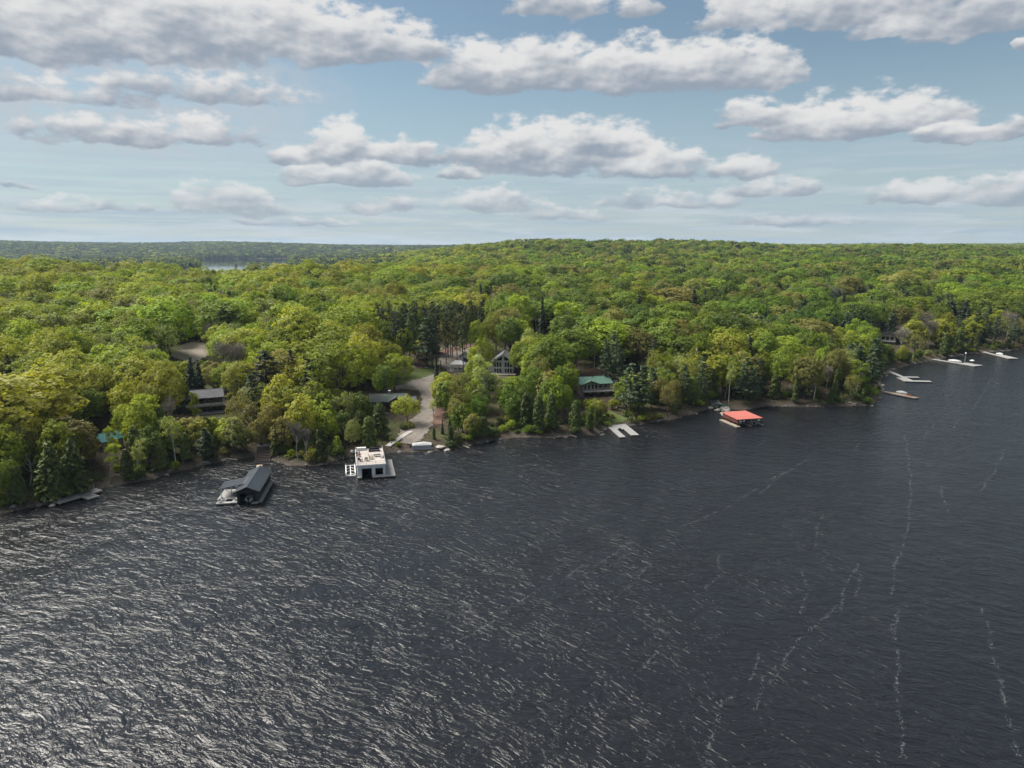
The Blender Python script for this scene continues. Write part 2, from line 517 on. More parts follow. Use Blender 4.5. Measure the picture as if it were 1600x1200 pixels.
class MB:
    """collects polygons, then links them as one mesh object"""

    def __init__(self):
        self.v, self.f = [], []

    def poly(self, pts):
        i = len(self.v)
        self.v += [tuple(p) for p in pts]
        self.f.append(tuple(range(i, i + len(pts))))
        return self

    def hexa(self, b, t):
        """b, t: four bottom and four top points, counter-clockwise from above"""
        i = len(self.v)
        self.v += [tuple(p) for p in b] + [tuple(p) for p in t]
        self.f += [(i + 3, i + 2, i + 1, i), (i + 4, i + 5, i + 6, i + 7)]
        for k in range(4):
            j = (k + 1) % 4
            self.f.append((i + k, i + j, i + 4 + j, i + 4 + k))
        return self

    def box(self, x0, x1, y0, y1, z0, z1):
        return self.hexa([(x0, y0, z0), (x1, y0, z0), (x1, y1, z0), (x0, y1, z0)],
                         [(x0, y0, z1), (x1, y0, z1), (x1, y1, z1), (x0, y1, z1)])

    def slab(self, q, th):
        """a tilted sheet of four corners with thickness th downwards"""
        return self.hexa([(p[0], p[1], p[2] - th) for p in q], q)

    def tube(self, p, q, r0, r1, n=6):
        p, q = Vector(p), Vector(q)
        d = (q - p).normalized()
        a = d.orthogonal().normalized()
        b = d.cross(a)
        i = len(self.v)
        for c, r in ((p, r0), (q, r1)):
            for k in range(n):
                t = 2 * math.pi * k / n
                self.v.append(tuple(c + a * (r * math.cos(t)) + b * (r * math.sin(t))))
        for k in range(n):
            j = (k + 1) % n
            self.f.append((i + k, i + j, i + n + j, i + n + k))
        self.f.append(tuple(i + k for k in reversed(range(n))))
        self.f.append(tuple(i + n + k for k in range(n)))
        return self

    def mesh(self, name, mat):
        me = bpy.data.meshes.new(name)
        me.from_pydata(self.v, [], self.f)
        me.update()
        if mat:
            me.materials.append(mat)
        return me

    def build(self, name, mat, parent=None, **props):
        return link(name, self.mesh(name, mat), parent, **props)


def copy_thing(o, loc, rz, label=None):
    c = o.copy()
    COL.objects.link(c)
    c.location = loc
    c.rotation_euler = (0, 0, rz)
    if label:
        c['label'] = label
    for ch in list(o.children):
        cc = ch.copy()
        COL.objects.link(cc)
        cc.parent = c
        for g in list(ch.children):
            gg = g.copy()
            COL.objects.link(gg)
            gg.parent = cc
    return c


# ------------------------------------------------------------------ terrain
SHORE_PX = [(0, 803), (40, 795), (100, 783), (150, 765), (230, 750), (310, 728), (365, 718), (395, 713), (420, 717), (450, 728), (500, 727),
            (545, 714), (600, 708), (645, 706), (700, 704), (740, 695), (800, 683), (860, 684), (930, 680), (955, 668),
            (1000, 663), (1050, 656), (1100, 642), (1120, 636), (1160, 641), (1200, 634), (1280, 636), (1360, 633), (1381, 621),
            (1376, 592), (1395, 577), (1440, 566), (1500, 555), (1560, 549), (1600, 545)]
SHORE = [(-900, -1500), (-420, -300), (-230, 40), (-150, 120)] + [at(x, y) for x, y in SHORE_PX] + \
        [(345, 432), (400, 436), (480, 470), (700, 520), (1100, 560), (2000, 500), (4000, -800)]
SHORE = np.array(SHORE, float)


def shore_dist(x, y):
    """signed distance to the lake shore, positive on land"""
    x = np.asarray(x, float)
    y = np.asarray(y, float)
    best = np.full(x.shape, 1e18)
    inside = np.zeros(x.shape, bool)
    poly = np.vstack([SHORE, [[4000, -3000], [-900, -3000]]])
    n = len(poly)
    for i in range(n):
        ax, ay = poly[i]
        bx, by = poly[(i + 1) % n]
        cond = ((ay > y) != (by > y))
        with np.errstate(divide='ignore', invalid='ignore'):
            xi = (bx - ax) * (y - ay) / (by - ay if by != ay else 1e-9) + ax
        inside ^= cond & (x < xi)
        if i < len(SHORE) - 1:
            dx, dy = bx - ax, by - ay
            t = np.clip(((x - ax) * dx + (y - ay) * dy) / (dx * dx + dy * dy), 0, 1)
            best = np.minimum(best, (x - ax - t * dx) ** 2 + (y - ay - t * dy) ** 2)
    d = np.sqrt(best)
    return np.where(inside, -d, d)


def wav(x, y, s, seed=0.0):
    """smooth value-noise-like field in -1..1"""
    x = x / s
    y = y / s
    return (np.sin(x * 1.0 + 0.7 * np.sin(y * 1.3 + seed) + seed) + np.sin(y * 1.17 - 0.9 * np.sin(x * 0.83 + 2 * seed) + 1.7 + seed)
            + 0.6 * np.sin((x + y) * 1.9 + 3.1 * seed) + 0.6 * np.sin((x - 1.2 * y) * 2.3 + 5.3 + seed)) / 3.2


def ss(a, b, v):
    t = np.clip((v - a) / (b - a), 0, 1)
    return t * t * (3 - 2 * t)


def gauss(x, y, cx, cy, sx, sy):
    return np.exp(-((x - cx) / sx) ** 2 - ((y - cy) / sy) ** 2)


def terrain(x, y):
    x = np.asarray(x, float)
    y = np.asarray(y, float)
    d = shore_dist(x, y) + 0.7 * wav(x, y, 2.1, 2.0)
    r = np.hypot(x, y)
    land = np.interp(d, [0, 3, 90, 160, 300, 700, 1500, 3000], [0.0, 1.4, 9.8, 15.0, 21.0, 27.0, 33.0, 36.0])
    land = land + ss(0, 40, d) * wav(x, y, 34, 1.0) * 0.9 + ss(60, 300, d) * wav(x, y, 120, 3.0) * 2.5
    # wooded ridge on the left
    land = land + 3.0 * gauss(x, y, -330, 520, 220, 130) - 5.8 * gauss(x, y, -203, 565, 60, 130) + 7.0 * gauss(x, y, -160, 560, 45, 60) + 8 * gauss(x, y, -430, 480, 110, 90)
    # valley with a second lake beyond the left ridge, hills behind it
    az_ = np.degrees(np.arctan2(x, y))
    left = ss(-1.0, -16.0, az_)
    prof = np.interp(r, [560, 760, 1000, 1400, 1700, 3700, 3900, 4600, 5400, 9000], [30, 16, 8, 5, 4, 4, 9, 36, 56, 62])
    lakeb = ss(-24.0, -22.8, az_) * ss(-16.6, -17.8, az_) * ss(1600, 1750, r) * ss(3900, 3700, r)
    prof = prof - 9.0 * lakeb + ss(3800, 5200, r) * (wav(x, y, 800, 4.0) * 24 + wav(x, y, 300, 2.0) * 7 - 6 + ss(-22, -36, az_) * 22)
    land = land * (1 - left * ss(560, 760, r)) + prof * left * ss(560, 760, r)
    # far hills in the middle and on the right
    right = 1 - left
    rise = right * ss(700, 2000, r)
    land = land + rise * (5.0 + 5.0 * wav(x, y, 230, 5.0))
    land = land + right * (20 * gauss(x, y, 105, 1500, 170, 260) + 17 * gauss(x, y, 390, 1650, 210, 300)
                           + 9 * gauss(x, y, 900, 1500, 220, 260) + 8 * gauss(x, y, -110, 1750, 200, 300))
    land = land + right * ss(2200, 4500, r) * (11 + 9 * wav(x, y, 420, 6.0))
    sea = np.maximum(d * 0.28, -5.0)
    return np.where(d > 0, land, sea)


def zt(x, y):
    return float(terrain(np.array([x]), np.array([y]))[0])


def on_ground(px, py, h=0.0):
    """where the sight line through a pixel comes down to h metres above the ground"""
    r = ray(px, py)
    t = np.concatenate([np.arange(120, 700, 0.8), np.arange(700, 4000, 4.0)])
    x, y, z = r[0] * t, r[1] * t, CAM_H + r[2] * t
    g = np.maximum(terrain(x, y), 0) + h
    k = np.argmax(z < g)
    if not (z < g).any():
        k = len(t) - 1
    return x[k], y[k]


def grid_mesh(name, X, Y, Z, mat):
    n, m = X.shape
    me = bpy.data.meshes.new(name)
    co = np.stack([X, Y, Z], -1).reshape(-1, 3)
    i = np.arange(n * m).reshape(n, m)
    q = np.stack([i[:-1, :-1], i[:-1, 1:], i[1:, 1:], i[1:, :-1]], -1).reshape(-1, 4)
    set_mesh(me, co, q)
    me.materials.append(mat)
    return me


def set_mesh(me, co, q, smooth=True):
    k = q.shape[1]
    me.vertices.add(len(co))
    me.vertices.foreach_set('co', np.ascontiguousarray(co, np.float32).ravel())
    me.loops.add(q.size)
    me.loops.foreach_set('vertex_index', np.ascontiguousarray(q, np.int32).ravel())
    me.polygons.add(len(q))
    me.polygons.foreach_set('loop_start', np.arange(len(q), dtype=np.int32) * k)
    me.polygons.foreach_set('loop_total', np.full(len(q), k, np.int32))
    me.polygons.foreach_set('use_smooth', np.full(len(q), smooth, bool))
    me.update(calc_edges=True)


azs = np.radians(np.concatenate([np.arange(-80, -44, 1.0), np.arange(-44, 44, 0.25), np.arange(44, 81, 1.0)]))
rs = [110.0]
while rs[-1] < 9500:
    rs.append(rs[-1] * (1.0065 if rs[-1] < 480 else 1.02 if rs[-1] < 3000 else 1.035))
rs = np.array(rs)
A_, R_ = np.meshgrid(azs, rs)
X_, Y_ = np.sin(A_) * R_, np.cos(A_) * R_
o = link('ground', grid_mesh('ground', X_, Y_, terrain(X_, Y_), GROUND), kind='structure')
o['label'] = 'wooded lake shore rising to low hills'

wm = MB()
wm.poly([(-9400, -3000, 0), (9400, -3000, 0), (9400, 9400, 0), (-9400, 9400, 0)])
wf_ = MB()
wf_.poly([(-1500, 1400, .06), (-300, 1400, .06), (-800, 4300, .06), (-2400, 4300, .06)])
wl = wm.build('water', WATER, kind='structure')
wl2 = wf_.build('water', WATER_CALM, kind='structure')
wl2['label'] = 'pale still lake far beyond the left wood'
wl['label'] = 'dark wind rippled lake water'


def in_poly(px, py, poly):
    ins = np.zeros(np.shape(px), bool)
    n = len(poly)
    for i in range(n):
        ax, ay = poly[i]
        bx, by = poly[(i + 1) % n]
        c = ((ay > py) != (by > py))
        with np.errstate(divide='ignore', invalid='ignore'):
            ins ^= c & (px < (bx - ax) * (py - ay) / ((by - ay) if by != ay else 1e-9) + ax)
    return ins


PADS = [(322, 640, 8), (152, 697, 5), (612, 630, 9), (786, 572, 9), (770, 570, 8), (716, 574, 6), (728, 562, 5), (931, 607, 10), (1386, 530, 8), (409, 712, 6), (606, 694, 3)]    # ground kept free round buildings
CLEAR = []          # world polygons kept free of trees


def draped(name, pix, mat, off=0.10, label=None, step=0.45, clear=True):
    """a sheet lying on the terrain inside an outline"""
    pts = np.array([on_ground(*p) for p in pix])
    if clear:
        CLEAR.append(pts)
    x0, y0 = pts.min(0) - 1
    x1, y1 = pts.max(0) + 1
    gx, gy = np.arange(x0, x1, step), np.arange(y0, y1, step)
    X, Y = np.meshgrid(gx, gy)
    jx, jy = X + 0.9 * wav(X, Y, 1.3, 1.2), Y + 0.9 * wav(Y, X, 1.7, 4.2)
    ins = in_poly(jx, jy, pts)
    Z = terrain(X, Y) + off
    n, m = X.shape
    i = np.arange(n * m).reshape(n, m)
    cell = ins[:-1, :-1] & ins[:-1, 1:] & ins[1:, 1:] & ins[1:, :-1]
    q = np.stack([i[:-1, :-1], i[:-1, 1:], i[1:, 1:], i[1:, :-1]], -1)[cell]
    used, inv = np.unique(q, return_inverse=True)
    me = bpy.data.meshes.new(name)
    set_mesh(me, np.stack([X.ravel(), Y.ravel(), Z.ravel()], -1)[used], inv.reshape(-1, 4))
    me.materials.append(mat)
    ob = link(name, me, kind='structure')
    if label:
        ob['label'] = label
    return ob


draped('lawn', [(612, 600), (640, 578), (672, 574), (682, 582), (665, 592), (640, 603)], GRASS, 0.08, 'strip of green lawn above the log cottage')
draped('leaf_litter_bed', [(634, 574), (648, 560), (658, 562), (670, 575), (684, 579), (668, 586), (640, 583)], MULCH, 0.06, 'red brown leaf litter under the tall pines')
draped('bank', [(672, 598), (686, 598), (697, 640), (694, 664), (672, 664), (676, 630)], MULCH, 0.08, 'red brown leafy bank right of the driveway')
draped('gravel_yard', [(688, 552), (720, 541), (760, 545), (752, 560), (735, 578), (700, 582), (684, 570)], GRAVEL, 0.12, 'grey gravel yard in front of the pavilion')
draped('leaf_litter_bed', [(684, 551), (700, 544), (742, 538), (750, 541), (720, 548), (690, 556)], MULCH, 0.20, 'red leaf litter strip behind the gravel yard')
draped('driveway', [(605, 607), (640, 597), (665, 588), (682, 584), (686, 600), (681, 640), (676, 668), (656, 690), (644, 698), (630, 693),
                    (620, 680), (630, 662), (650, 650), (660, 625), (654, 611), (630, 609), (608, 613)], GRAVEL, 0.14, 'gravel driveway winding down to the shore')
draped('path', [(1098, 650), (1104, 640), (1116, 632), (1128, 636), (1140, 646), (1122, 648)], DRYGRASS, 0.08)
draped('dry_bank', [(760, 620), (770, 578), (806, 578), (804, 600), (792, 632), (786, 660), (768, 672), (748, 676), (752, 650)], DRYGRASS, 0.08, 'dry grassy bank below the gabled house')
draped('lawn', [(938, 664), (940, 650), (950, 642), (966, 648), (985, 656), (975, 661), (955, 666)], GRASS, 0.09, 'small lawn behind the U shaped dock')
draped('gravel_clearing', [(255, 546), (296, 536), (334, 537), (330, 554), (300, 568), (270, 560)], GRAVEL_PINK, 0.12, 'pale gravel clearing among the trees')
draped('gravel_clearing', [(905, 584), (920, 576), (960, 576), (965, 588), (940, 590), (915, 592)], MULCH, 0.1, 'bare brown ground behind the green roofed cottage')
draped('clearing', [(-20, 610), (30, 585), (45, 600), (30, 612), (10, 620)], GRAVEL_PINK, 0.1, 'bare ground at the left edge of the wood', clear=True)
draped('clearing', [(80, 560), (112, 554), (140, 556), (110, 566)], DRYGRASS, 0.1, 'dry grass gap in the wood', clear=True)


# ------------------------------------------------------------------ tree meshes
def rand_dirs(rng, n, zmin=-1.0):
    z = rng.uniform(zmin, 1, n)
    a = rng.uniform(0, 2 * np.pi, n)
    s = np.sqrt(np.maximum(0, 1 - z * z))
    return np.stack([s * np.cos(a), s * np.sin(a), z], -1)


def unit(v):
    return v / np.maximum(np.linalg.norm(v, axis=-1, keepdims=True), 1e-9)


class TreeMesh:
    """wood as tapered tubes, foliage as many leaf-clump faces"""

    def __init__(self, rng):
        self.rng = rng
        self.c, self.n, self.u, self.s, self.t = [], [], [], [], []
        self.wood = MB()

    def leaves(self, c, nrm, size, tint, along=None, aspect=1.0):
        k = len(c)
        r = self.rng
        nrm = unit(nrm)
        a = unit(np.cross(nrm, r.normal(size=(k, 3)))) if along is None else unit(along - nrm * np.sum(along * nrm, -1, keepdims=True))
        self.c.append(c)
        self.n.append(nrm)
        self.u.append(a)
        sz = np.broadcast_to(np.asarray(size, float), (k,))
        self.s.append(np.stack([sz * aspect, sz], -1))
        self.t.append(np.broadcast_to(np.asarray(tint, float), (k,)))

    def leaf_arrays(self):
        c, n, u, s, t = [np.concatenate(q) for q in (self.c, self.n, self.u, self.s, self.t)]
        v = np.cross(n, u)
        r = self.rng
        k = len(c)
        a = u * s[:, :1] * 0.5
        b = v * s[:, 1:] * 0.5
        j = r.uniform(0.6, 1.25, (4, k, 1))
        lift = n * s[:, 1:] * 0.16
        co = np.stack([c - a * j[0] - b * 0.35 - lift, c - b * j[1] + a * 0.3, c + a * j[2] + b * 0.3 - lift, c + b * j[3] - a * 0.3], 1).reshape(-1, 3)
        return co, np.arange(4 * k).reshape(-1, 4), np.repeat(t, 4)

    def crown_mesh(self, name, mat):
        co, q, t = self.leaf_arrays()
        me = bpy.data.meshes.new(name)
        set_mesh(me, co, q, smooth=False)
        at_ = me.attributes.new('tint', 'FLOAT', 'POINT')
        at_.data.foreach_set('value', t.astype(np.float32))
        me.materials.append(mat)
        return me

    def whole_mesh(self, name, bark, mat):
        """trunk and foliage in one mesh, for the mass of the wood"""
        co, q, t = self.leaf_arrays()
        wv, wf = self.wood.v, [f for f in self.wood.f if len(f) == 4]
        wv = np.array(wv, float).reshape(-1, 3)
        me = bpy.data.meshes.new(name)
        qq = np.vstack([q, np.array(wf, int).reshape(-1, 4) + len(co)])
        set_mesh(me, np.vstack([co, wv]), qq, smooth=False)
        at_ = me.attributes.new('tint', 'FLOAT', 'POINT')
        at_.data.foreach_set('value', np.concatenate([t, np.zeros(len(wv))]).astype(np.float32))
        me.materials.append(mat)
        me.materials.append(bark)
        mi = np.zeros(len(qq), np.int32)
        mi[len(q):] = 1
        me.polygons.foreach_set('material_index', mi)
        return me


def limb(tm, p, q, r0, r1, n=5, bend=0.0):
    """a limb of three bent pieces"""
    p, q = np.asarray(p, float), np.asarray(q, float)
    off = tm.rng.normal(size=3) * bend * np.linalg.norm(q - p)
    pts = [p, p + (q - p) * 0.36 + off, p + (q - p) * 0.7 + off * 0.8, q]
    rr = [r0, r0 * 0.7 + r1 * 0.3, r0 * 0.35 + r1 * 0.65, r1]
    for k in range(3):
        tm.wood.tube(pts[k], pts[k + 1], rr[k], rr[k + 1], n)
    return pts


def broadleaf(seed, H=17.0, R=5.6, base=0.14, nl=40, per=105, leaf=0.5, gap=0.0, flat=0.9):
    """full rounded crown of many leafy clumps, each clump itself knobbly"""
    rng = np.random.default_rng(seed)
    tm = TreeMesh(rng)
    zc = H * (base + (1 - base) * 0.47)
    hz = H * (1 - base) * 0.53
    lean = rng.normal(size=2) * 0.5
    fork = np.array([lean[0] * 0.4, lean[1] * 0.4, H * (base + 0.10)])
    limb(tm, (0, 0, -0.4), fork, 0.30, 0.22, 6, 0.02)
    sx, sy = rng.uniform(0.86, 1.14, 2)
    ctr = np.array([lean[0], lean[1], zc])
    dome = np.array([R * sx, R * sy, hz])
    ph = rng.uniform(0, 6.28, 4)
    for i in range(nl):
        zz_ = 1 - (i + 0.5) / nl * 1.55
        ang = i * 2.39996 + rng.uniform(-0.45, 0.45)
        rr = math.sqrt(max(0.0, 1 - zz_ * zz_))
        swell = 1 + .13 * math.sin(2 * ang + ph[0]) + .10 * math.sin(3 * ang + ph[1] + 2 * zz_)
        k = rng.uniform(0.62, 0.80) * swell
        lr = R * rng.uniform(0.24, 0.42)
        out = np.array([rr * math.cos(ang), rr * math.sin(ang), zz_])
        c = ctr + dome * out * k
        cnt = int(per * rng.uniform(0.8, 1.2) * (lr / (0.31 * R)) ** 2 * (1 - gap * rng.uniform(0, 1)))
        u = unit(rand_dirs(rng, cnt, -0.75) + out * .45)
        nb = 8
        bc = unit(rand_dirs(rng, nb, -0.6) + out * .5)
        near = np.argmax(u @ bc.T, 1)
        u2 = unit(u * 0.6 + bc[near] * 0.4)
        rad = lr * rng.uniform(0.55, 1.08, (cnt, 1)) * (0.8 + 0.4 * rng.random(nb)[near][:, None])
        pos = c + u2 * rad * np.array([1, 1, flat])
        tm.leaves(pos, u2 * .8 + out * .5 + rng.normal(size=(cnt, 3)) * 0.42 + np.array([0, 0, 0.2]), leaf * rng.uniform(0.55, 1.35, cnt),
                  np.clip(rng.uniform(0, 1) * 0.6 + rng.uniform(0, 0.5, cnt), 0, 1))
        if i % 3 == 0:
            limb(tm, fork + (c - fork) * 0.02, c, 0.12, 0.03, 4, 0.06)
    return tm


def birch(seed, H=13.0, R=2.8, leaf=0.5, lean=0.12, dens=1.0):
    rng = np.random.default_rng(seed)
    tm = TreeMesh(rng)
    a = rng.uniform(0, 6.28)
    top = np.array([math.cos(a) * lean * H, math.sin(a) * lean * H, H * 0.96])
    pts = limb(tm, (0, 0, -0.4), top, 0.17, 0.04, 6, 0.03)
    P = np.array(pts)

    def along(t):
        return np.array([np.interp(t, [0, .36, .7, 1], P[:, j]) for j in range(3)])
    for i in range(22):
        t = rng.uniform(0.42, 1.0)
        b0 = along(t - 0.08)
        an = i * 2.4 + rng.uniform(-.4, .4)
        L = R * (1.15 - 0.75 * (t - 0.4)) * rng.uniform(0.55, 1.0)
        c = along(t) + np.array([math.cos(an) * L * 0.8, math.sin(an) * L * 0.8, 0.35 * L])
        limb(tm, b0, c, 0.045, 0.012, 3, 0.05)
        cnt = int(95 * dens * rng.uniform(0.6, 1.3))
        u = rand_dirs(rng, cnt, -0.7)
        rad = R * 0.38 * rng.uniform(0.3, 1.1, (cnt, 1))
        tm.leaves(c + u * rad * np.array([1, 1, 0.85]), u + rng.normal(size=(cnt, 3)) * 0.7, leaf * rng.uniform(0.5, 1.2, cnt),
                  np.clip(rng.uniform(0, .6) + rng.uniform(0, .5, cnt), 0, 1))
    return tm


def pine(seed, H=20.0, R=4.2, base=0.22, whorls=13, leaf=0.75, irregular=0.35):
    rng = np.random.default_rng(seed)
    tm = TreeMesh(rng)
    limb(tm, (0, 0, -0.4), (rng.normal() * .2, rng.normal() * .2, H * 0.985), 0.30, 0.05, 6, 0.006)
    for w in range(whorls):
        t = base + (1 - base) * (w + 0.3) / whorls
        z = H * t
        nb = 5 if w < whorls - 2 else 4
        L0 = R * min(1.0, 1.25 * (1 - t) ** 0.62 + 0.05) * (0.75 if w == 0 else 1)
        for b in range(nb):
            if rng.random() < 0.12 and w < whorls - 3:
                continue
            a = b * 2 * math.pi / nb + w * 1.1 + rng.uniform(-.3, .3)
            L = L0 * rng.uniform(1 - irregular, 1.1)
            d = np.array([math.cos(a), math.sin(a), rng.uniform(0.02, 0.24)])
            e = np.array([0, 0, z]) + d * L
            limb(tm, (0, 0, z), e, 0.06, 0.015, 3, 0.03)
            ncl = max(2, int(L / 0.7))
            for k in range(ncl):
                f = 0.38 + 0.66 * (k + rng.uniform(0.2, .8)) / ncl
                c = np.array([0, 0, z]) + d * L * f + np.array([rng.normal() * .22 * L * (1 - .4 * f), rng.normal() * .22 * L * (1 - .4 * f), rng.normal() * 0.15])
                cnt = 15
                u = rand_dirs(rng, cnt, -0.3)
                tm.leaves(c + u * np.array([.62, .62, .22]) * rng.uniform(.4, 1, (cnt, 1)), u * 0.5 + np.array([0, 0, 1.0]) + rng.normal(size=(cnt, 3)) * .4,
                          leaf * rng.uniform(.6, 1.2, cnt), np.clip(rng.uniform(0, .5) + rng.uniform(0, .5, cnt), 0, 1),
                          along=np.tile(d, (cnt, 1)) + rng.normal(size=(cnt, 3)) * .5, aspect=1.5)
    return tm


def spruce(seed, H=17.0, R=2.5, levels=26, leaf=0.7, base=0.06, power=0.9, droop=-0.25):
    rng = np.random.default_rng(seed)
    tm = TreeMesh(rng)
    limb(tm, (0, 0, -0.4), (0, 0, H * 0.99), 0.2, 0.03, 5, 0.004)
    for w in range(levels):
        t = base + (1 - base) * (w + .2) / levels
        L0 = R * (1 - t) ** power + 0.12
        nb = max(4, int(9 * (1 - t) + 4))
        for b in range(nb):
            a = b * 2 * math.pi / nb + w * .8 + rng.uniform(-.25, .25)
            L = L0 * rng.uniform(.68, 1.12)
            d = np.array([math.cos(a), math.sin(a), droop + rng.uniform(-.08, .12)])
            cnt = max(4, int(L * 6.5))
            f = rng.uniform(.12, 1.0, (cnt, 1)) ** 0.7
            c = np.array([0, 0, H * t]) + d * L * f + rng.normal(size=(cnt, 3)) * np.array([.16, .16, .10])
            tm.leaves(c, np.array([0, 0, 1.0]) + d * .5 + rng.normal(size=(cnt, 3)) * .4, leaf * rng.uniform(.55, 1.15, cnt),
                      np.clip(rng.uniform(0, .5) + rng.uniform(0, .5, cnt), 0, 1), along=np.tile(d, (cnt, 1)) + rng.normal(size=(cnt, 3)) * .35, aspect=1.35)
    return tm


def cedar(seed, H=10.0, R=2.3, cnt=2300, leaf=0.5):
    """white cedar: a dense blunt cone of upright sprays"""
    rng = np.random.default_rng(seed)
    tm = TreeMesh(rng)
    limb(tm, (0, 0, -0.4), (rng.normal() * .15, rng.normal() * .15, H * .97), .16, .03, 5, .01)
    ns = 46
    for i in range(ns):
        t = (i + rng.uniform(0, 1)) / ns
        a = i * 2.4 + rng.uniform(-.3, .3)
        rad = R * min(1, (1.02 - t) ** .62 * 1.12) * rng.uniform(.55, 1.0)
        c = np.array([math.cos(a) * rad * .72, math.sin(a) * rad * .72, .06 * H + t * H * .86])
        k = cnt // ns
        u = rand_dirs(rng, k, -.6)
        s = np.array([.26 * R + .2, .26 * R + .2, .085 * H])
        tm.leaves(c + u * s * rng.uniform(.35, 1.05, (k, 1)), u + rng.normal(size=(k, 3)) * .5 + np.array([math.cos(a), math.sin(a), .2]) * .5,
                  leaf * rng.uniform(.5, 1.2, k), np.clip(rng.uniform(0, .55) + rng.uniform(0, .5, k), 0, 1),
                  along=np.tile(np.array([0, 0, 1.0]), (k, 1)) + rng.normal(size=(k, 3)) * .45, aspect=1.4)
    return tm


def redpine(seed, H=24.0, R=2.6):
    rng = np.random.default_rng(seed)
    tm = TreeMesh(rng)
    limb(tm, (0, 0, -.4), (rng.normal() * .3, rng.normal() * .3, H * .98), .22, .05, 6, .006)
    for i in range(58):
        t = rng.uniform(.34, 1.0)
        a = rng.uniform(0, 6.28)
        L = R * (1.15 - .62 * t) * rng.uniform(.4, 1)
        c = np.array([math.cos(a) * L, math.sin(a) * L, H * t - .2])
        tm.wood.tube((0, 0, H * t - .5), c, .03, .012, 3)
        k = 24 if t > .6 else 11
        u = rand_dirs(rng, k, -.5)
        tm.leaves(c + u * np.array([.8, .8, .5]) * rng.uniform(.3, 1, (k, 1)), u + rng.normal(size=(k, 3)) * .6 + np.array([0, 0, .5]), .62 * rng.uniform(.5, 1.1, k),
                  np.clip(rng.uniform(0, .5) + rng.uniform(0, .5, k), 0, 1), aspect=1.3)
    return tm


def bare(seed, H=14.0, R=3.6, twigs=1500):
    """leafless crown: forked limbs carrying a haze of fine twigs"""
    rng = np.random.default_rng(seed)
    tm = TreeMesh(rng)
    fork = np.array([rng.normal() * .4, rng.normal() * .4, H * .42])
    limb(tm, (0, 0, -.4), fork, .17, .12, 6, .03)
    ends = []
    for i in range(9):
        a = i * 2.4
        e = fork + np.array([math.cos(a) * R * rng.uniform(.3, .8), math.sin(a) * R * rng.uniform(.3, .8), H * rng.uniform(.22, .5)])
        pts = limb(tm, fork, e, .08, .025, 4, .08)
        ends += [pts[2], e]
    ends = np.array(ends)
    i = rng.integers(0, len(ends), twigs)
    u = unit(rand_dirs(rng, twigs, -.2) + np.array([0, 0, .45]))
    c = ends[i] + u * rng.uniform(.2, 1.7, (twigs, 1)) * R * .36
    tm.leaves(c, np.cross(u, rng.normal(size=(twigs, 3))), .11, rng.uniform(0, 1, twigs), along=u, aspect=9.0)
    return tm


def dead_trunk(seed, H=8.0):
    rng = np.random.default_rng(seed)
    tm = TreeMesh(rng)
    top = np.array([rng.normal() * .9, rng.normal() * .5, H])
    pts = limb(tm, (0, 0, -.4), top, .2, .05, 6, .05)
    for i in range(8):
        p = pts[1] + (pts[3] - pts[1]) * rng.uniform(0, .9)
        a = rng.uniform(0, 6.28)
        e = p + np.array([math.cos(a) * 1.5, math.sin(a) * 1.5, rng.uniform(.6, 2.2)])
        q = limb(tm, p, e, .07, .02, 4, .1)
        for _ in range(3):
            tm.wood.tube(q[2], q[2] + rng.normal(size=3) * np.array([.6, .6, .3]) + np.array([0, 0, .5]), .03, .01, 3)
    u = rand_dirs(rng, 60, 0)
    tm.leaves(top - np.array([0, 0, 1.5]) + u * 1.5, u, .08, .5, along=u, aspect=9)
    return tm


# nominal height, crown radius, part materials for each kind of tree
VAR = {}


def register(kind, makers, bark, mat, H, R):
    VAR[kind] = dict(tms=makers, bark=bark, mat=mat, H=H, R=R, wood=[], crown=[], whole={})
    for k, tm in enumerate(makers):
        VAR[kind]['wood'].append(tm.wood.mesh('%s_trunk_shape' % kind, bark))
        VAR[kind]['crown'].append(tm.crown_mesh('%s_crown_shape' % kind, mat))


register('broadleaf', [broadleaf(100 + i, 17.0, 5.6, [.10, .14, .18, .12, .08, .16][i], [40, 46, 36, 42, 48, 34][i], 105, .50,
                                 [0, .1, .25, 0, .15, .4][i]) for i in range(6)], BARK, LEAF['lime'], 17.0, 5.6)
register('sparse', [broadleaf(150 + i, 15.0, 4.4, .22, 32, 55, .36, .3) for i in range(3)], BARK, LEAF['olive'], 15.0, 4.6)
register('bushy', [broadleaf(170 + i, 10.0, 3.3, .0, 34, 85, .42, .2, .9) for i in range(4)], BARK, LEAF['mid'], 10.0, 3.4)
register('birch', [birch(200 + i, 13.0, 2.8, .46, [.05, .14, .22, .10][i], [1, .8, .9, .6][i]) for i in range(4)], BARK_BIRCH, LEAF['pale'], 13.0, 2.8)
register('pine', [pine(300 + i, 20.0, [4.4, 3.8, 4.9, 4.0][i], [.16, .3, .22, .12][i], 13, .72, [.35, .45, .5, .3][i]) for i in range(4)], BARK_PINE, NEEDLE['pine'], 20.0, 4.3)
register('spruce', [spruce(400 + i, 17.0, [2.4, 1.9, 2.9][i]) for i in range(3)], BARK_PINE, NEEDLE['spruce'], 17.0, 2.4)
register('cedar', [cedar(500 + i, 10.0, [2.2, 1.8, 2.7, 2.3][i]) for i in range(4)], BARK, NEEDLE['cedar'], 10.0, 2.3)
register('hemlock', [spruce(550 + i, 13.0, 4.0, 20, .8, .04, .62, -.12) for i in range(2)], BARK_PINE, NEEDLE['cedar'], 13.0, 4.0)
register('redpine', [redpine(600 + i) for i in range(4)], BARK_PINE, NEEDLE['dark'], 24.0, 2.6)
register('bare', [bare(700 + i) for i in range(3)], BARK_BIRCH, TWIG, 14.0, 3.6)
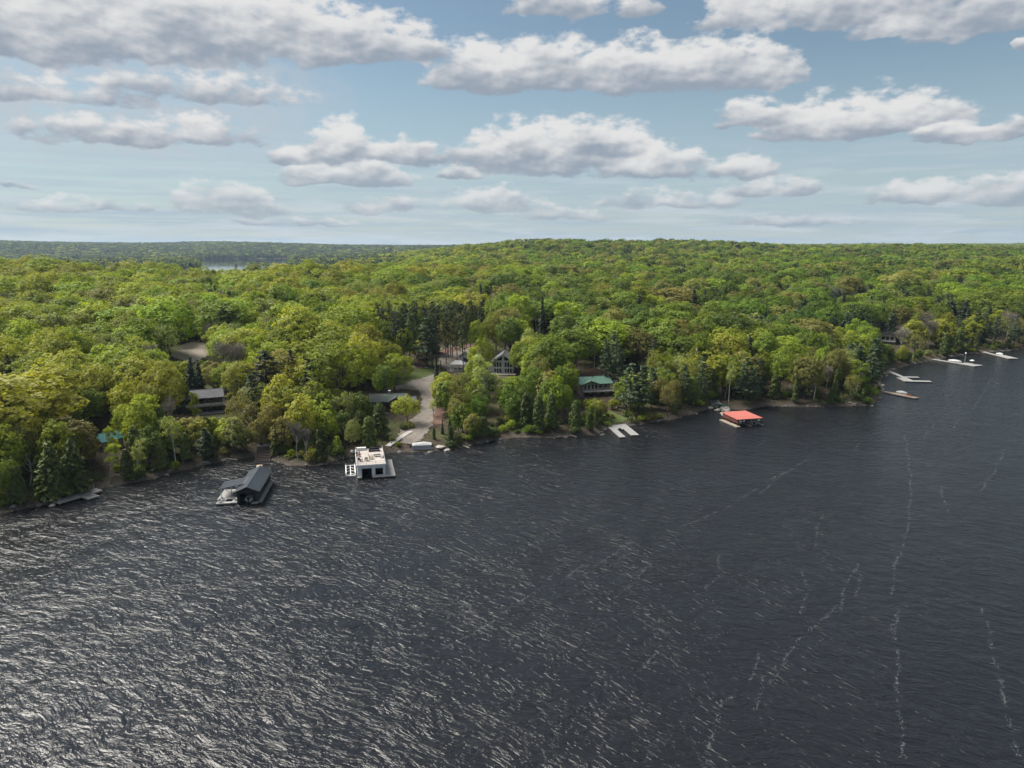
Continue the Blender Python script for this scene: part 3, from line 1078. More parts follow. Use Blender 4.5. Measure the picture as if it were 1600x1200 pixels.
register('dead', [dead_trunk(750 + i) for i in range(2)], BARK_BIRCH, TWIG, 8.0, 1.6)

# ------------------------------------------------------------------ trees the photograph lets one pick out: (kind, tone, top x, top y, height, width factor)
HAND = [
    # left shore
    ('hemlock', 'cedar', 85, 688, 13, 1.0), ('hemlock', 'cedar', 118, 684, 13, .95), ('cedar', 'cedar', 58, 712, 9, 1.0), ('cedar', 'cedar', 140, 716, 9, 1.1),
    ('cedar', 'cedar', 22, 728, 9, 1.2), ('broadleaf', 'mid', 8, 720, 10, .8), ('birch', 'lime', 178, 668, 9, .9), ('birch', 'lime', 168, 700, 8, 1.2),
    ('birch', 'pale', 212, 692, 9, 1.0), ('birch', 'pale', 228, 694, 9, .9), ('birch', 'pale', 268, 654, 13, .9), ('dead', None, 40, 712, 8, 1.0),
    ('dead', None, 86, 640, 9, 1.1), ('bare', None, 262, 622, 12, .7), ('birch', 'lime', 300, 614, 12, .7), ('cedar', 'cedar', 322, 672, 8, 1.5),
    ('pine', 'pine', 323, 668, 11, 1.2), ('cedar', 'cedar', 372, 680, 7, .9), ('cedar', 'cedar', 392, 678, 7, .8), ('spruce', 'cedar', 428, 664, 9, 1.2),
    ('cedar', 'cedar', 250, 690, 8, 1.2), ('cedar', 'cedar', 195, 705, 8, 1.2), ('cedar', 'cedar', 288, 676, 8, 1.1),
    ('broadleaf', 'yellow', 88, 566, 17, 1.25), ('broadleaf', 'lime', 170, 538, 18, 1.2), ('broadleaf', 'yellow', 214, 524, 18, 1.15), ('broadleaf', 'yellow', 232, 552, 18, 1.15),
    ('sparse', 'olive', 180, 550, 16, 1.0), ('broadleaf', 'yellow', 196, 596, 15, 1.0), ('broadleaf', 'lime', 224, 628, 13, 1.0), ('broadleaf', 'lime', 190, 628, 13, .8),
    ('broadleaf', 'lime', 18, 604, 16, 1.2), ('broadleaf', 'pale', 60, 616, 15, 1.0), ('broadleaf', 'mid', 130, 600, 14, 1.3), ('broadleaf', 'mid', 98, 630, 15, 1.0),
    ('broadleaf', 'lime', 60, 556, 14, .9), ('broadleaf', 'lime', 118, 520, 14, .8), ('broadleaf', 'lime', 145, 515, 14, .8), ('broadleaf', 'olive', 15, 662, 12, .9),
    ('spruce', 'spruce', 296, 558, 15, 1.4), ('spruce', 'spruce', 308, 562, 13, 1.2), ('hemlock', 'spruce', 285, 585, 13, .8),
    ('broadleaf', 'yellow', 344, 507, 17, 1.2), ('broadleaf', 'olive', 412, 495, 18, 1.1), ('broadleaf', 'lime', 350, 566, 12, 1.2), ('broadleaf', 'yellow', 386, 562, 13, 1.2),
    ('broadleaf', 'pale', 425, 530, 14, .9), ('sparse', 'olive', 432, 562, 13, 1.0), ('birch', 'lime', 480, 500, 18, 1.1), ('birch', 'lime', 466, 522, 17, 1.2),
    ('broadleaf', 'lime', 505, 552, 15, .8), ('birch', 'lime', 528, 570, 13, 1.2), ('broadleaf', 'yellow', 572, 520, 20, 1.05), ('broadleaf', 'lime', 602, 530, 18, 1.0),
    ('broadleaf', 'lime', 552, 530, 18, .9), ('broadleaf', 'mid', 600, 566, 14, .9), ('sparse', 'olive', 440, 608, 13, 1.0), ('sparse', 'rust', 484, 604, 12, .9),
    ('bushy', 'olive', 392, 625, 13, .9), ('bushy', 'pale', 362, 650, 11, 1.0), ('bushy', 'olive', 405, 652, 10, .9), ('bushy', 'mid', 380, 665, 8, 1.0), ('bushy', 'olive', 440, 650, 11, 1.0), ('bushy', 'lime', 505, 640, 11, 1.0), ('bushy', 'deep', 535, 640, 10, .9), ('broadleaf', 'olive', 420, 628, 14, .8), ('sparse', 'olive', 370, 612, 14, .9), ('birch', 'pale', 520, 620, 12, 1.0),
    ('bare', None, 462, 660, 11, .8), ('bare', None, 478, 668, 10, .8), ('broadleaf', 'pale', 525, 662, 10, .9), ('broadleaf', 'pale', 548, 656, 10, .8),
    ('cedar', 'cedar', 500, 668, 10, 1.0), ('cedar', 'cedar', 575, 650, 10, 1.1), ('cedar', 'cedar', 592, 630, 11, 1.2), ('cedar', 'cedar', 562, 640, 10, 1.1), ('cedar', 'cedar', 560, 668, 9, 1.1),
    ('sparse', 'rust', 562, 638, 8, .4), ('cedar', 'cedar', 520, 690, 8, 1.1), ('cedar', 'cedar', 455, 696, 7, .9), ('cedar', 'cedar', 478, 692, 7, 1.1), ('broadleaf', 'deep', 585, 668, 8, .7), ('broadleaf', 'deep', 540, 684, 8, .6),
    # around the driveway
    ('broadleaf', 'yellow', 637, 618, 6.5, 1.25), ('pine', 'pine', 667, 495, 21, 1.3), ('pine', 'pine', 640, 488, 22, .8), ('spruce', 'spruce', 675, 470, 24, .8),
    ('spruce', 'spruce', 682, 556, 11, .8), ('spruce', 'spruce', 689, 563, 9, .8), ('sparse', 'yellow', 677, 624, 6, .8),
    ('spruce', 'spruce', 691, 655, 5, .9), ('spruce', 'spruce', 702, 650, 6, .9), ('cedar', 'cedar', 678, 668, 4, .8),
    ('sparse', 'olive', 716, 578, 15, 1.0), ('broadleaf', 'lime', 735, 610, 9, .8), ('broadleaf', 'olive', 715, 622, 11, .8),
    ('broadleaf', 'lime', 757, 526, 17, .75), ('broadleaf', 'lime', 744, 556, 14, .75), ('birch', 'pale', 764, 560, 16, 1.2), ('birch', 'lime', 742, 542, 16, .9),
    ('bushy', 'lime', 735, 590, 12, .9), ('bushy', 'olive', 714, 612, 11, .8), ('bushy', 'lime', 722, 628, 10, 1.0), ('bushy', 'mid', 745, 615, 10, 1.0), ('bushy', 'olive', 735, 645, 8, 1.0), ('bushy', 'mid', 708, 645, 7, .9), ('bushy', 'pale', 755, 600, 11, .8), ('bushy', 'mid', 805, 612, 11, .9), ('bushy', 'lime', 812, 590, 13, .9), ('broadleaf', 'deep', 716, 668, 6, .8), ('broadleaf', 'lime', 738, 660, 6, .8), ('cedar', 'cedar', 704, 668, 5, 1.0),
    # right of the gabled house
    ('broadleaf', 'yellow', 775, 487, 19, .9), ('bare', None, 800, 486, 18, .9), ('sparse', 'olive', 790, 492, 18, .9), ('broadleaf', 'pale', 828, 512, 16, .8), ('broadleaf', 'lime', 815, 530, 16, .9),
    ('broadleaf', 'lime', 840, 542, 17, 1.0), ('broadleaf', 'lime', 862, 548, 16, .9), ('broadleaf', 'mid', 832, 572, 15, .9), ('broadleaf', 'mid', 872, 570, 15, .9),
    ('broadleaf', 'lime', 892, 566, 15, .8), ('broadleaf', 'mid', 855, 590, 14, .8), ('broadleaf', 'lime', 882, 598, 12, .8), ('broadleaf', 'mid', 820, 600, 12, .8),
    ('spruce', 'spruce', 847, 463, 26, .85), ('spruce', 'spruce', 928, 480, 18, 1.0), ('dead', None, 877, 524, 14, 1.0), ('birch', 'pale', 930, 520, 16, .9),
    ('cedar', 'cedar', 802, 628, 11, 1.0), ('cedar', 'cedar', 822, 612, 12, 1.1), ('cedar', 'cedar', 842, 618, 12, 1.1), ('cedar', 'cedar', 862, 614, 12, 1.0),
    ('cedar', 'cedar', 880, 624, 12, 1.1), ('cedar', 'cedar', 900, 626, 11, 1.1), ('cedar', 'cedar', 918, 640, 9, 1.1), ('cedar', 'cedar', 834, 640, 9, 1.1),
    ('cedar', 'cedar', 872, 644, 9, 1.1), ('broadleaf', 'pale', 890, 640, 9, .7), ('cedar', 'cedar', 932, 636, 7, .8), ('cedar', 'cedar', 812, 648, 8, 1.1), ('cedar', 'cedar', 852, 648, 8, 1.0), ('cedar', 'cedar', 900, 652, 7, 1.0),
    # pines by the green roofed cottage
    ('pine', 'pine', 957, 516, 20, .8), ('pine', 'pine', 968, 536, 19, .75), ('pine', 'pine', 985, 566, 17, 1.0), ('pine', 'pine', 1003, 570, 17, 1.0), ('pine', 'pine', 948, 530, 20, .7),
    ('pine', 'pine', 1020, 574, 15, .8), ('broadleaf', 'olive', 1035, 585, 13, .8), ('broadleaf', 'olive', 1052, 592, 12, .8), ('sparse', 'olive', 1045, 600, 12, .8),
    ('pine', 'pine', 1093, 495, 21, .9), ('pine', 'pine', 1070, 568, 16, .8), ('pine', 'pine', 1098, 556, 18, .9), ('pine', 'pine', 1122, 550, 20, 1.0), ('pine', 'pine', 1148, 552, 19, 1.0),
    ('pine', 'pine', 1168, 558, 18, 1.0), ('pine', 'pine', 1182, 572, 15, .8), ('birch', 'pale', 1142, 566, 17, .5), ('birch', 'pale', 1060, 610, 11, .8), ('pine', 'pine', 1022, 530, 18, .8),
    ('broadleaf', 'mid', 1200, 588, 12, .8), ('sparse', 'olive', 1210, 600, 10, .9),
    # headland
    ('broadleaf', 'lime', 1222, 545, 18, 1.1), ('broadleaf', 'olive', 1262, 552, 18, 1.0), ('broadleaf', 'lime', 1245, 530, 18, 1.0), ('broadleaf', 'olive', 1306, 545, 17, .9), ('broadleaf', 'lime', 1290, 520, 18, 1.0),
    ('pine', 'pine', 1345, 540, 18, 1.1), ('pine', 'pine', 1362, 528, 19, 1.1), ('pine', 'pine', 1370, 556, 14, .9), ('broadleaf', 'lime', 1357, 506, 18, 1.0),
    ('spruce', 'cedar', 1246, 582, 12, 1.1), ('spruce', 'spruce', 1256, 570, 13, 1.0), ('birch', 'pale', 1276, 566, 15, 1.1), ('birch', 'lime', 1322, 602, 8, 1.2), ('bare', None, 1296, 572, 12, .8), ('sparse', 'olive', 1335, 585, 11, .9),
    ('cedar', 'cedar', 1366, 600, 8, 1.1), ('cedar', 'cedar', 1350, 605, 8, 1.0), ('cedar', 'cedar', 1372, 592, 9, 1.0), ('cedar', 'cedar', 1262, 604, 8, 1.0), ('cedar', 'cedar', 1230, 606, 8, 1.0), ('cedar', 'cedar', 1300, 606, 7, 1.0),
    # right shore
    ('bare', None, 1455, 498, 17, 1.0), ('bare', None, 1466, 520, 15, .9), ('bare', None, 1412, 510, 17, 1.0), ('sparse', 'olive', 1432, 520, 15, 1.0), ('bare', None, 1446, 486, 18, 1.2), ('bare', None, 1578, 486, 18, 1.0),
    ('spruce', 'spruce', 1362, 462, 20, 1.4), ('spruce', 'spruce', 1382, 468, 20, 1.4), ('hemlock', 'spruce', 1400, 456, 20, 1.0), ('hemlock', 'spruce', 1396, 486, 18, 1.0), ('spruce', 'spruce', 1320, 458, 20, 1.4),
    ('hemlock', 'spruce', 1466, 462, 20, 1.0), ('hemlock', 'spruce', 1488, 466, 20, 1.1), ('hemlock', 'spruce', 1510, 470, 20, 1.1), ('hemlock', 'spruce', 1530, 484, 20, 1.0), ('spruce', 'spruce', 1548, 478, 20, 1.3),
    ('hemlock', 'spruce', 1500, 432, 20, 1.1), ('hemlock', 'spruce', 1535, 430, 20, 1.1), ('hemlock', 'spruce', 1575, 440, 20, 1.1), ('hemlock', 'spruce', 1595, 455, 20, 1.1),
    ('pine', 'pine', 1540, 488, 19, 1.1), ('pine', 'pine', 1560, 494, 18, 1.1), ('pine', 'pine', 1590, 496, 17, 1.0), ('pine', 'pine', 1440, 520, 16, .9), ('cedar', 'cedar', 1480, 520, 13, 1.2), ('cedar', 'cedar', 1420, 540, 10, 1.1),
    ('cedar', 'cedar', 1460, 535, 11, 1.2), ('cedar', 'cedar', 1500, 515, 13, 1.2), ('broadleaf', 'mid', 1395, 545, 10, .9), ('broadleaf', 'yellow', 1412, 540, 10, .8),
    # dark pines standing above the left wood
    ('pine', 'dark', 402, 404, 22, 1.2), ('pine', 'dark', 368, 408, 20, .9), ('pine', 'dark', 508, 414, 20, .8), ('spruce', 'spruce', 498, 430, 20, 1.2),
    ('bare', None, 245, 470, 17, 1.0), ('bare', None, 258, 466, 17, 1.1), ('bare', None, 170, 430, 18, 1.2), ('bare', None, 105, 434, 17, 1.1), ('bare', None, 930, 458, 17, 1.0), ('bare', None, 975, 462, 17, 1.1), ('bare', None, 1178, 446, 18, 1.2), ('bare', None, 390, 482, 16, .9),
    ('bare', None, 1290, 444, 18, 1.2), ('bare', None, 1310, 448, 18, 1.1), ('bare', None, 1350, 446, 18, 1.1), ('bare', None, 1262, 452, 17, 1.0), ('spruce', 'spruce', 1085, 452, 22, 1.5), ('hemlock', 'spruce', 1100, 460, 18, 1.0),
]
for k in range(30):                               # the dark pine plantation behind the driveway
    HAND.append(('redpine', 'dark' if k % 3 else 'cedar', 592 + k * 5.4 + random.uniform(-4, 4), 480 + random.uniform(-11, 14), 22.5 + random.uniform(-4, 3), 1.0))
HAND += [('broadleaf', 'mid', 606, 500, 18, .8), ('broadleaf', 'lime', 630, 512, 16, .8), ('broadleaf', 'mid', 655, 486, 20, .8), ('sparse', 'olive', 700, 500, 17, .9), ('broadleaf', 'lime', 742, 500, 17, .8), ('broadleaf', 'olive', 722, 484, 20, .7)]

# windows of view the photograph keeps open: no nearer tree may cover them (x0, y0, x1, y1, metres)
KEEP = [(292, 608, 352, 650, 240), (580, 606, 660, 645, 246), (600, 645, 660, 705, 212), (655, 575, 700, 690, 290), (694, 540, 742, 580, 298), (772, 545, 806, 585, 292),
        (768, 590, 792, 660, 270), (904, 584, 956, 622, 270), (940, 646, 966, 662, 240), (1112, 628, 1200, 662, 262), (1376, 518, 1398, 536, 372),
        (140, 678, 160, 698, 196), (270, 540, 322, 562, 318), (395, 695, 426, 728, 200), (645, 505, 690, 572, 300), (600, 500, 645, 530, 330), (676, 545, 760, 560, 310), (690, 480, 752, 530, 330), (660, 690, 745, 705, 230), (838, 462, 856, 520, 330),
        (1376, 570, 1420, 600, 345), (84, 760, 148, 792, 172), (945, 520, 1010, 580, 262), (1400, 496, 1470, 545, 375)]

TREES = []       # (kind, tone, x, y, height, width factor, by hand)
BASE = {667: {495: 573}, 682: {556: 600}, 689: {563: 598}, 847: {463: 545}, 640: {488: 566}, 637: {618: 664}, 957: {516: 600}, 1003: {570: 655}, 985: {566: 650}, 1148: {552: 640}, 1122: {550: 636}, 572: {520: 608}, 602: {530: 600}, 757: {526: 596}, 716: {578: 655}, 764: {560: 640},
        88: {566: 680}, 232: {552: 650}, 1362: {528: 615}, 323: {668: 722}, 85: {688: 775}, 118: {684: 770}}
for (kind, tone, px, py, h, wf) in HAND:
    x, y = on_ground(px, py, h)
    if py in BASE.get(px, {}):                   # the photograph shows where this one stands
        x, y = on_ground(px, BASE[px][py])
        r = ray(px, py)
        h = CAM_H + r[2] / r[1] * y - zt(x, y)
    if shore_dist(np.array([x]), np.array([y]))[0] < 1.0:
        continue
    TREES.append((kind, tone, float(x), float(y), h, wf, True))
hand_xy = np.array([(t[2], t[3]) for t in TREES])
hand_r = np.array([VAR[t[0]]['R'] * t[5] * t[4] / VAR[t[0]]['H'] for t in TREES])


def jitter_grid(r0, r1, step, azlim=43.0, amin=None):
    g = np.arange(-r1, r1, step)
    gy = np.arange(0, r1, step)
    X, Y = np.meshgrid(g, gy)
    X = X + RNG.uniform(-.42, .42, X.shape) * step
    Y = Y + RNG.uniform(-.42, .42, Y.shape) * step
    r = np.hypot(X, Y)
    a = np.degrees(np.arctan2(X, Y))
    m = (r >= r0) & (r < r1) & (a > (-azlim if amin is None else amin)) & (a < azlim)
    return X[m], Y[m]


def build_auto():
    bands = [(110, 480, 4.6), (110, 420, 8.8), (420, 800, 11.2), (800, 1500, 12.5), (1500, 3000, 14.0), (3000, 6200, 18.0)]
    out = []
    for (r0, r1, st) in bands:
        x, y = jitter_grid(r0, r1, st)
        d = shore_dist(x, y)
        z = terrain(x, y)
        ok = (d > 2.2) & (z > 0.5)
        aa, r_ = np.degrees(np.arctan2(x, y)), np.hypot(x, y)
        ok &= ~((aa > -25) & (aa < -15.5) & (r_ > 640) & (r_ < 1750))
        for c in CLEAR:
            ok &= ~in_poly(x, y, c)
        for (px, py, pr) in PADS:
            cx_, cy_ = on_ground(px, py)
            ok &= np.hypot(x - cx_, y - cy_) > pr + 3
        x, y, d, z = x[ok], y[ok], d[ok], z[ok]
        if st < 5:
            k = (d < 24) & (RNG.random(x.shape) < np.interp(d, [0, 14, 24], [.9, .6, .15]))
            x, y, d, z = x[k], y[k], d[k], z[k]
        elif r0 < 300:
            k = d > 13
            x, y, d, z = x[k], y[k], d[k], z[k]
        if r0 < 900:
            dist = np.full(x.shape, 1e9)
            for (hx, hy), hr in zip(hand_xy, hand_r):
                dist = np.minimum(dist, np.hypot(x - hx, y - hy) - hr * 0.62)
            k = dist > 2.2
            x, y, d, z = x[k], y[k], d[k], z[k]
        out.append((x, y, d, z))
    return [np.concatenate(q) for q in zip(*out)]


ax, ay, ad, az_w = build_auto()
n = len(ax)
rnd = RNG.random(n)
rnd2 = RNG.random(n)
patch = wav(ax, ay, 55, 7.0) * .6 + wav(ax, ay, 23, 9.0) * .5
conif = wav(ax, ay, 70, 12.0) * .7 + wav(ax, ay, 28, 15.0) * .5
azi = np.degrees(np.arctan2(ax, ay))
rr_ = np.hypot(ax, ay)
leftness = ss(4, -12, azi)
for i in range(n):
    d, r, u, v, L = ad[i], rr_[i], rnd[i], rnd2[i], leftness[i]
    h = 13.5 + 8.0 * rnd2[(i * 11) % n] + 1.5 * patch[i]
    wf = 0.78 + 0.66 * rnd2[(i * 7) % n]
    if d < 9 and r < 600:
        kind, tone = ('cedar', 'cedar') if u < .42 else ('birch', 'pale' if v < .5 else 'lime') if u < .62 else ('bushy', ('mid', 'lime', 'olive', 'deep')[int(v * 4)]) if u < .92 else ('sparse', 'olive')
        h = (6 + 6 * v) if kind != 'birch' else 9 + 5 * v
        if d < 4:
            h *= .65
    elif d < 30 and r < 600:
        kind, tone = ('cedar', 'cedar') if u < .14 else ('birch', 'pale' if v < .4 else 'lime') if u < .36 else ('bushy', ('mid', 'lime', 'olive', 'lime', 'yellow')[int(v * 5)]) if u < .74 else ('sparse', ('olive', 'pale', 'yellow')[int(v * 3)]) if u < .93 else ('pine', 'pine')
        h = 12 + 6 * v if kind != 'cedar' else 9 + 5 * v
        wf *= .9
    else:
        cp = conif[i] + (.38 if azi[i] > 22 and d < 200 else .16 if azi[i] > 6 else 0) - .3 * L
        if cp > .46 and u < .6:
            kind, tone = ('hemlock', 'spruce') if v < .5 else ('spruce', 'spruce') if v < .75 else ('pine', 'pine')
            h = 15 + 4 * rnd2[(i * 3) % n]
        elif u < .045:
            kind, tone = 'bare', None
            h = 15 + 2 * v
        elif u < .07:
            kind, tone = ('spruce', 'spruce') if v < .6 else ('pine', 'dark')
            h = 18 + 3 * v
        elif u < .20:
            kind, tone = 'sparse', ('olive', 'pale', 'yellow')[int(v * 3)]
        elif u < .25:
            kind, tone = 'birch', ('pale', 'lime')[int(v * 2)]
            h *= 1.05
            wf *= 1.25
        else:
            kind = 'broadleaf'
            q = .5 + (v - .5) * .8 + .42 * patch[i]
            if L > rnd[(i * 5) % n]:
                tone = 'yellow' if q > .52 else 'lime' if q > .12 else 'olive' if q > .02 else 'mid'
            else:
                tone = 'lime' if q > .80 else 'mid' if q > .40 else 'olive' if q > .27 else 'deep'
            wf *= 1.14
            h *= 1.06
    if r > 700 and L > .5 and azi[i] < -9 and (r > 1500 or d > 650) and u < .85:  # valley and hills far left: dark tree tones stand in for cloud shadow
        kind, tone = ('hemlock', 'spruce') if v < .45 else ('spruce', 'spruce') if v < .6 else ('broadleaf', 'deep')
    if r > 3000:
        if L > .5 and u < .9:  # cloud shadow on the farthest left hills, put into the tree tones
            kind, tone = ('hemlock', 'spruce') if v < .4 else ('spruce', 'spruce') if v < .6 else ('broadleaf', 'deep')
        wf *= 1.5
    if kind == 'broadleaf' and rnd[(i * 13) % n] < .14:
        h *= .72
        wf *= .8
    elif kind == 'broadleaf' and rnd[(i * 13) % n] > .9:
        h *= 1.15
        wf *= 1.2
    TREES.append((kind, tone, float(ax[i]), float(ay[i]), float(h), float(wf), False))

# sight tests: drop what covers an open view, and what is wholly hidden behind nearer crowns
TX = np.array([t[2] for t in TREES])
TY = np.array([t[3] for t in TREES])
TH = np.array([t[4] for t in TREES])
TZ = terrain(TX, TY)
TW = np.array([VAR[t[0]]['R'] * t[5] * t[4] / VAR[t[0]]['H'] for t in TREES])
THAND = np.array([t[6] for t in TREES])
TRANGE = np.hypot(TX, TY)
px_t, py_t = project(TX, TY, TZ + TH)
px_b, py_b = project(TX, TY, TZ)
wpx = TW / TRANGE * FPX
keep = np.ones(len(TREES), bool)
for (x0, y0, x1, y1, _) in KEEP:
    dm = math.hypot(*on_ground((x0 + x1) / 2, y1)) + 1.5
    hit = (px_t + wpx * .8 > x0) & (px_t - wpx * .8 < x1) & (py_t < y1) & (py_b > y0) & (TRANGE < dm) & ~THAND & keep
    for i in np.nonzero(hit)[0]:                 # lower growth stands there instead, or none
        hn = TH[i] * (py_b[i] - y1 - 1) / (py_b[i] - py_t[i])
        if hn > 2.5:
            kd, tn, x_, y_, h_, w_, b_ = TREES[i]
            kd = 'bushy' if kd in ('broadleaf', 'sparse', 'bare', 'pine', 'hemlock', 'birch') else kd
            tn = tn if tn in ('lime', 'mid', 'olive', 'deep', 'pale', 'yellow', 'cedar', 'spruce') else 'mid'
            TREES[i] = (kd, tn, x_, y_, float(hn), 1.15, b_)
            TW[i] = VAR[kd]['R'] * 1.15 * hn / VAR[kd]['H']
            TH[i] = hn
            py_t[i] = y1 + 1
            wpx[i] = TW[i] / TRANGE[i] * FPX
        else:
            keep[i] = False
order = np.argsort(TRANGE)
bins = np.full(1400, -1e9)                      # running skyline (elevation tangent) per direction
AZ0, AZS = -46.0, 1400 / 92.0
TAZ = np.degrees(np.arctan2(TX, TY))
seen = np.zeros(len(TREES), bool)
for i in order:
    if not keep[i]:
        continue
    b = int((TAZ[i] - AZ0) * AZS)
    e = (TZ[i] + TH[i] - CAM_H) / TRANGE[i]
    hw = max(0, int(math.degrees(TW[i] / TRANGE[i]) * AZS * .5))
    lo, hi = max(0, b - hw), min(1400, b + hw + 1)
    cur = bins[lo:hi].min() if hi > lo else 1e9
    margin = 5.0 / TRANGE[i]
    if e > cur - margin:
        seen[i] = True
        bins[lo:hi] = np.maximum(bins[lo:hi], (TZ[i] + TH[i] * .72 - CAM_H) / TRANGE[i])
keep &= seen | THAND
inframe = (px_t > -60) & (px_t < 1660)

# ------------------------------------------------------------------ the largest trees stand singly, the rest of the wood is one mass
NAMES = dict(broadleaf=('broadleaf_tree', 'broadleaf tree'), sparse=('budding_tree', 'budding tree'), birch=('birch_tree', 'birch tree'), pine=('pine_tree', 'pine tree'),
             spruce=('spruce_tree', 'spruce tree'), cedar=('cedar_tree', 'cedar tree'), hemlock=('hemlock_tree', 'hemlock tree'), redpine=('plantation_pine_tree', 'tall pine'),
             bushy=('bushy_tree', 'bushy tree'), bare=('leafless_tree', 'leafless tree'), dead=('dead_tree', 'dead tree'))
single = []
for kind in VAR:
    idx = [i for i in np.nonzero(keep & inframe)[0] if TREES[i][0] == kind]
    idx.sort(key=lambda i: TRANGE[i] / (TW[i] * TH[i]) ** .5)
    lim = dict(broadleaf=290, bushy=160, sparse=90, birch=110, cedar=170, pine=90, spruce=70, hemlock=60, bare=50).get(kind, 60)
    single += idx[:lim]
single_set = set(single)

LANDMARKS = [('the weathered dock', 115, 775), ('the teal roofed cabin', 150, 688), ('the grey roofed boathouse', 390, 755), ('the balcony cottage', 312, 628),
             ('the pale gravel clearing', 295, 548), ('the log cottage', 612, 622), ('the white boathouse', 580, 722), ('the gravel driveway', 665, 640), ('the tall dark pine row', 672, 515),
             ('the gabled house', 786, 565), ('the white pavilion', 717, 562), ('the green roofed cottage', 930, 600), ('the U shaped dock', 975, 673), ('the red roofed boathouse', 1165, 648),
             ('the cedar dock', 1408, 614), ('the long grey dock', 1412, 588), ('the right wood house', 1387, 527), ('the moored boat dock', 1495, 566),
             ('the far right dock', 1565, 555), ('the far white lake', 380, 408), ('the headland tip', 1360, 600), ('the left edge', 10, 600), ('the right edge', 1590, 480)]


def where(px, py):
    best = min(LANDMARKS, key=lambda l: math.hypot((px - l[1]), (py - l[2]) * 1.3))
    dx, dy = px - best[1], py - best[2]
    dist = math.hypot(dx, dy * 1.3)
    if best[0].endswith('edge'):
        rel = 'near'
    elif abs(dx) > abs(dy) * 1.1:
        rel = 'left of' if dx < 0 else 'right of'
    else:
        rel = 'behind' if dy < 0 else 'in front of'
    near = 'just ' if dist < 45 and rel != 'near' else 'far ' if dist > 150 and rel in ('left of', 'right of', 'behind') else ''
    return near + rel + ' ' + best[0]


TONES = dict(lime='lime green', yellow='yellow green', mid='mid green', olive='olive brown', pale='pale green', deep='deep green', rust='rust coloured',
             pine='blue green', spruce='dark green', cedar='olive green', dark='blackish green')
KINDW = dict(bushy='bushy tree', broadleaf='broad tree', sparse='thin crowned tree', birch='white birch', pine='tiered pine', spruce='pointed spruce', cedar='dense cedar', hemlock='spreading hemlock',
             redpine='slim plantation pine', bare='leafless tree', dead='dead white tree')
ORD = 'first second third fourth fifth sixth seventh eighth ninth tenth eleventh twelfth thirteenth fourteenth'.split()
labels = {}
for i in single:
    kind, tone = TREES[i][0], TREES[i][1]
    size = 'small ' if TH[i] < 8 else 'tall ' if TH[i] > 19.5 else ''
    cw = (TONES[tone] + ' ') if tone and kind != 'redpine' else 'grey ' if kind == 'bare' else ''
    labels.setdefault((size + cw + KINDW[kind], where(px_t[i], py_t[i] + 0.4 * (py_b[i] - py_t[i]))), []).append(i)
LAB = {}
for (what, wh), ids in labels.items():
    if len(ids) > 7:                              # split a crowd into its nearer and farther rows
        ids.sort(key=lambda i: TRANGE[i])
        h_ = len(ids) // 2
        rows = [('nearer ', ids[:h_]), ('farther ', ids[h_:])]
    else:
        rows = [('', ids)]
    for rw, row in rows:
        row.sort(key=lambda i: px_t[i])
        for k, i in enumerate(row):
            if len(row) == 1:
                LAB[i] = '%s%s %s' % (rw, what, wh)
            elif len(row) <= 14:
                LAB[i] = '%s%s %s, %s from left' % (rw, what, wh, ORD[k])
            else:
                LAB[i] = '%s%s in the crowd %s' % (rw, what, wh)
MATS = dict(LEAF)
MATS.update(NEEDLE)
for i in single:
    kind, tone, x, y, h, wf, _ = TREES[i]
    V = VAR[kind]
    vi = int(RNG.integers(len(V['crown'])))
    name, cat = NAMES[kind]
    t = thing(name, LAB[i], cat, (x, y, max(0.05, TZ[i])), float(RNG.uniform(0, 6.28)), 'trees along the wooded shore' if len(LAB[i]) else None)
    t['group'] = cat + 's of the wooded shore' if ' in the crowd ' not in LAB[i] else LAB[i]
    s = h / V['H']
    t.scale = (s * wf, s * wf, s)
    link('trunk', V['wood'][vi], t)
    c = link('crown', V['crown'][vi], t)
    if tone and V['mat'] is not MATS[tone]:
        c.material_slots[0].link = 'OBJECT'
        c.material_slots[0].material = MATS[tone]

# the rest: one object, its trees spread by geometry nodes
src = bpy.data.collections.new('forest_shapes')
SRC, src_index = [], {}


def source(kind, tone, vi, lod):
    key = (kind, tone, vi, lod)
    if key in src_index:
        return src_index[key]
    V = VAR[kind]
    mat = MATS[tone] if tone else V['mat']
    nm = 'forest_shape_%03d' % len(SRC)
    if lod == 0:
        me = V['tms'][vi].whole_mesh(nm, V['bark'], mat)
    else:
        seed = 900 + vi
        if kind in ('broadleaf', 'sparse', 'bushy'):
            tm = broadleaf(seed, V['H'], V['R'], .12, 26, 34 if kind == 'broadleaf' else 22, .95, .1)
        elif kind in ('bare', 'dead'):
            tm = bare(seed, V['H'], V['R'], 420)
        elif kind == 'birch':
            tm = birch(seed, V['H'], V['R'], .9, .1, .3)
        elif kind in ('spruce', 'hemlock', 'cedar', 'redpine'):
            tm = spruce(seed, V['H'], V['R'], 13, 1.25, .06, .62 if kind == 'hemlock' else .85)
        else:
            tm = pine(seed, V['H'], V['R'], .25, 8, 1.3)
        me = tm.whole_mesh(nm, V['bark'], mat)
    ob = bpy.data.objects.new(nm, me)
    src.objects.link(ob)
    SRC.append(ob)
    src_index[key] = len(SRC) - 1
    return src_index[key]


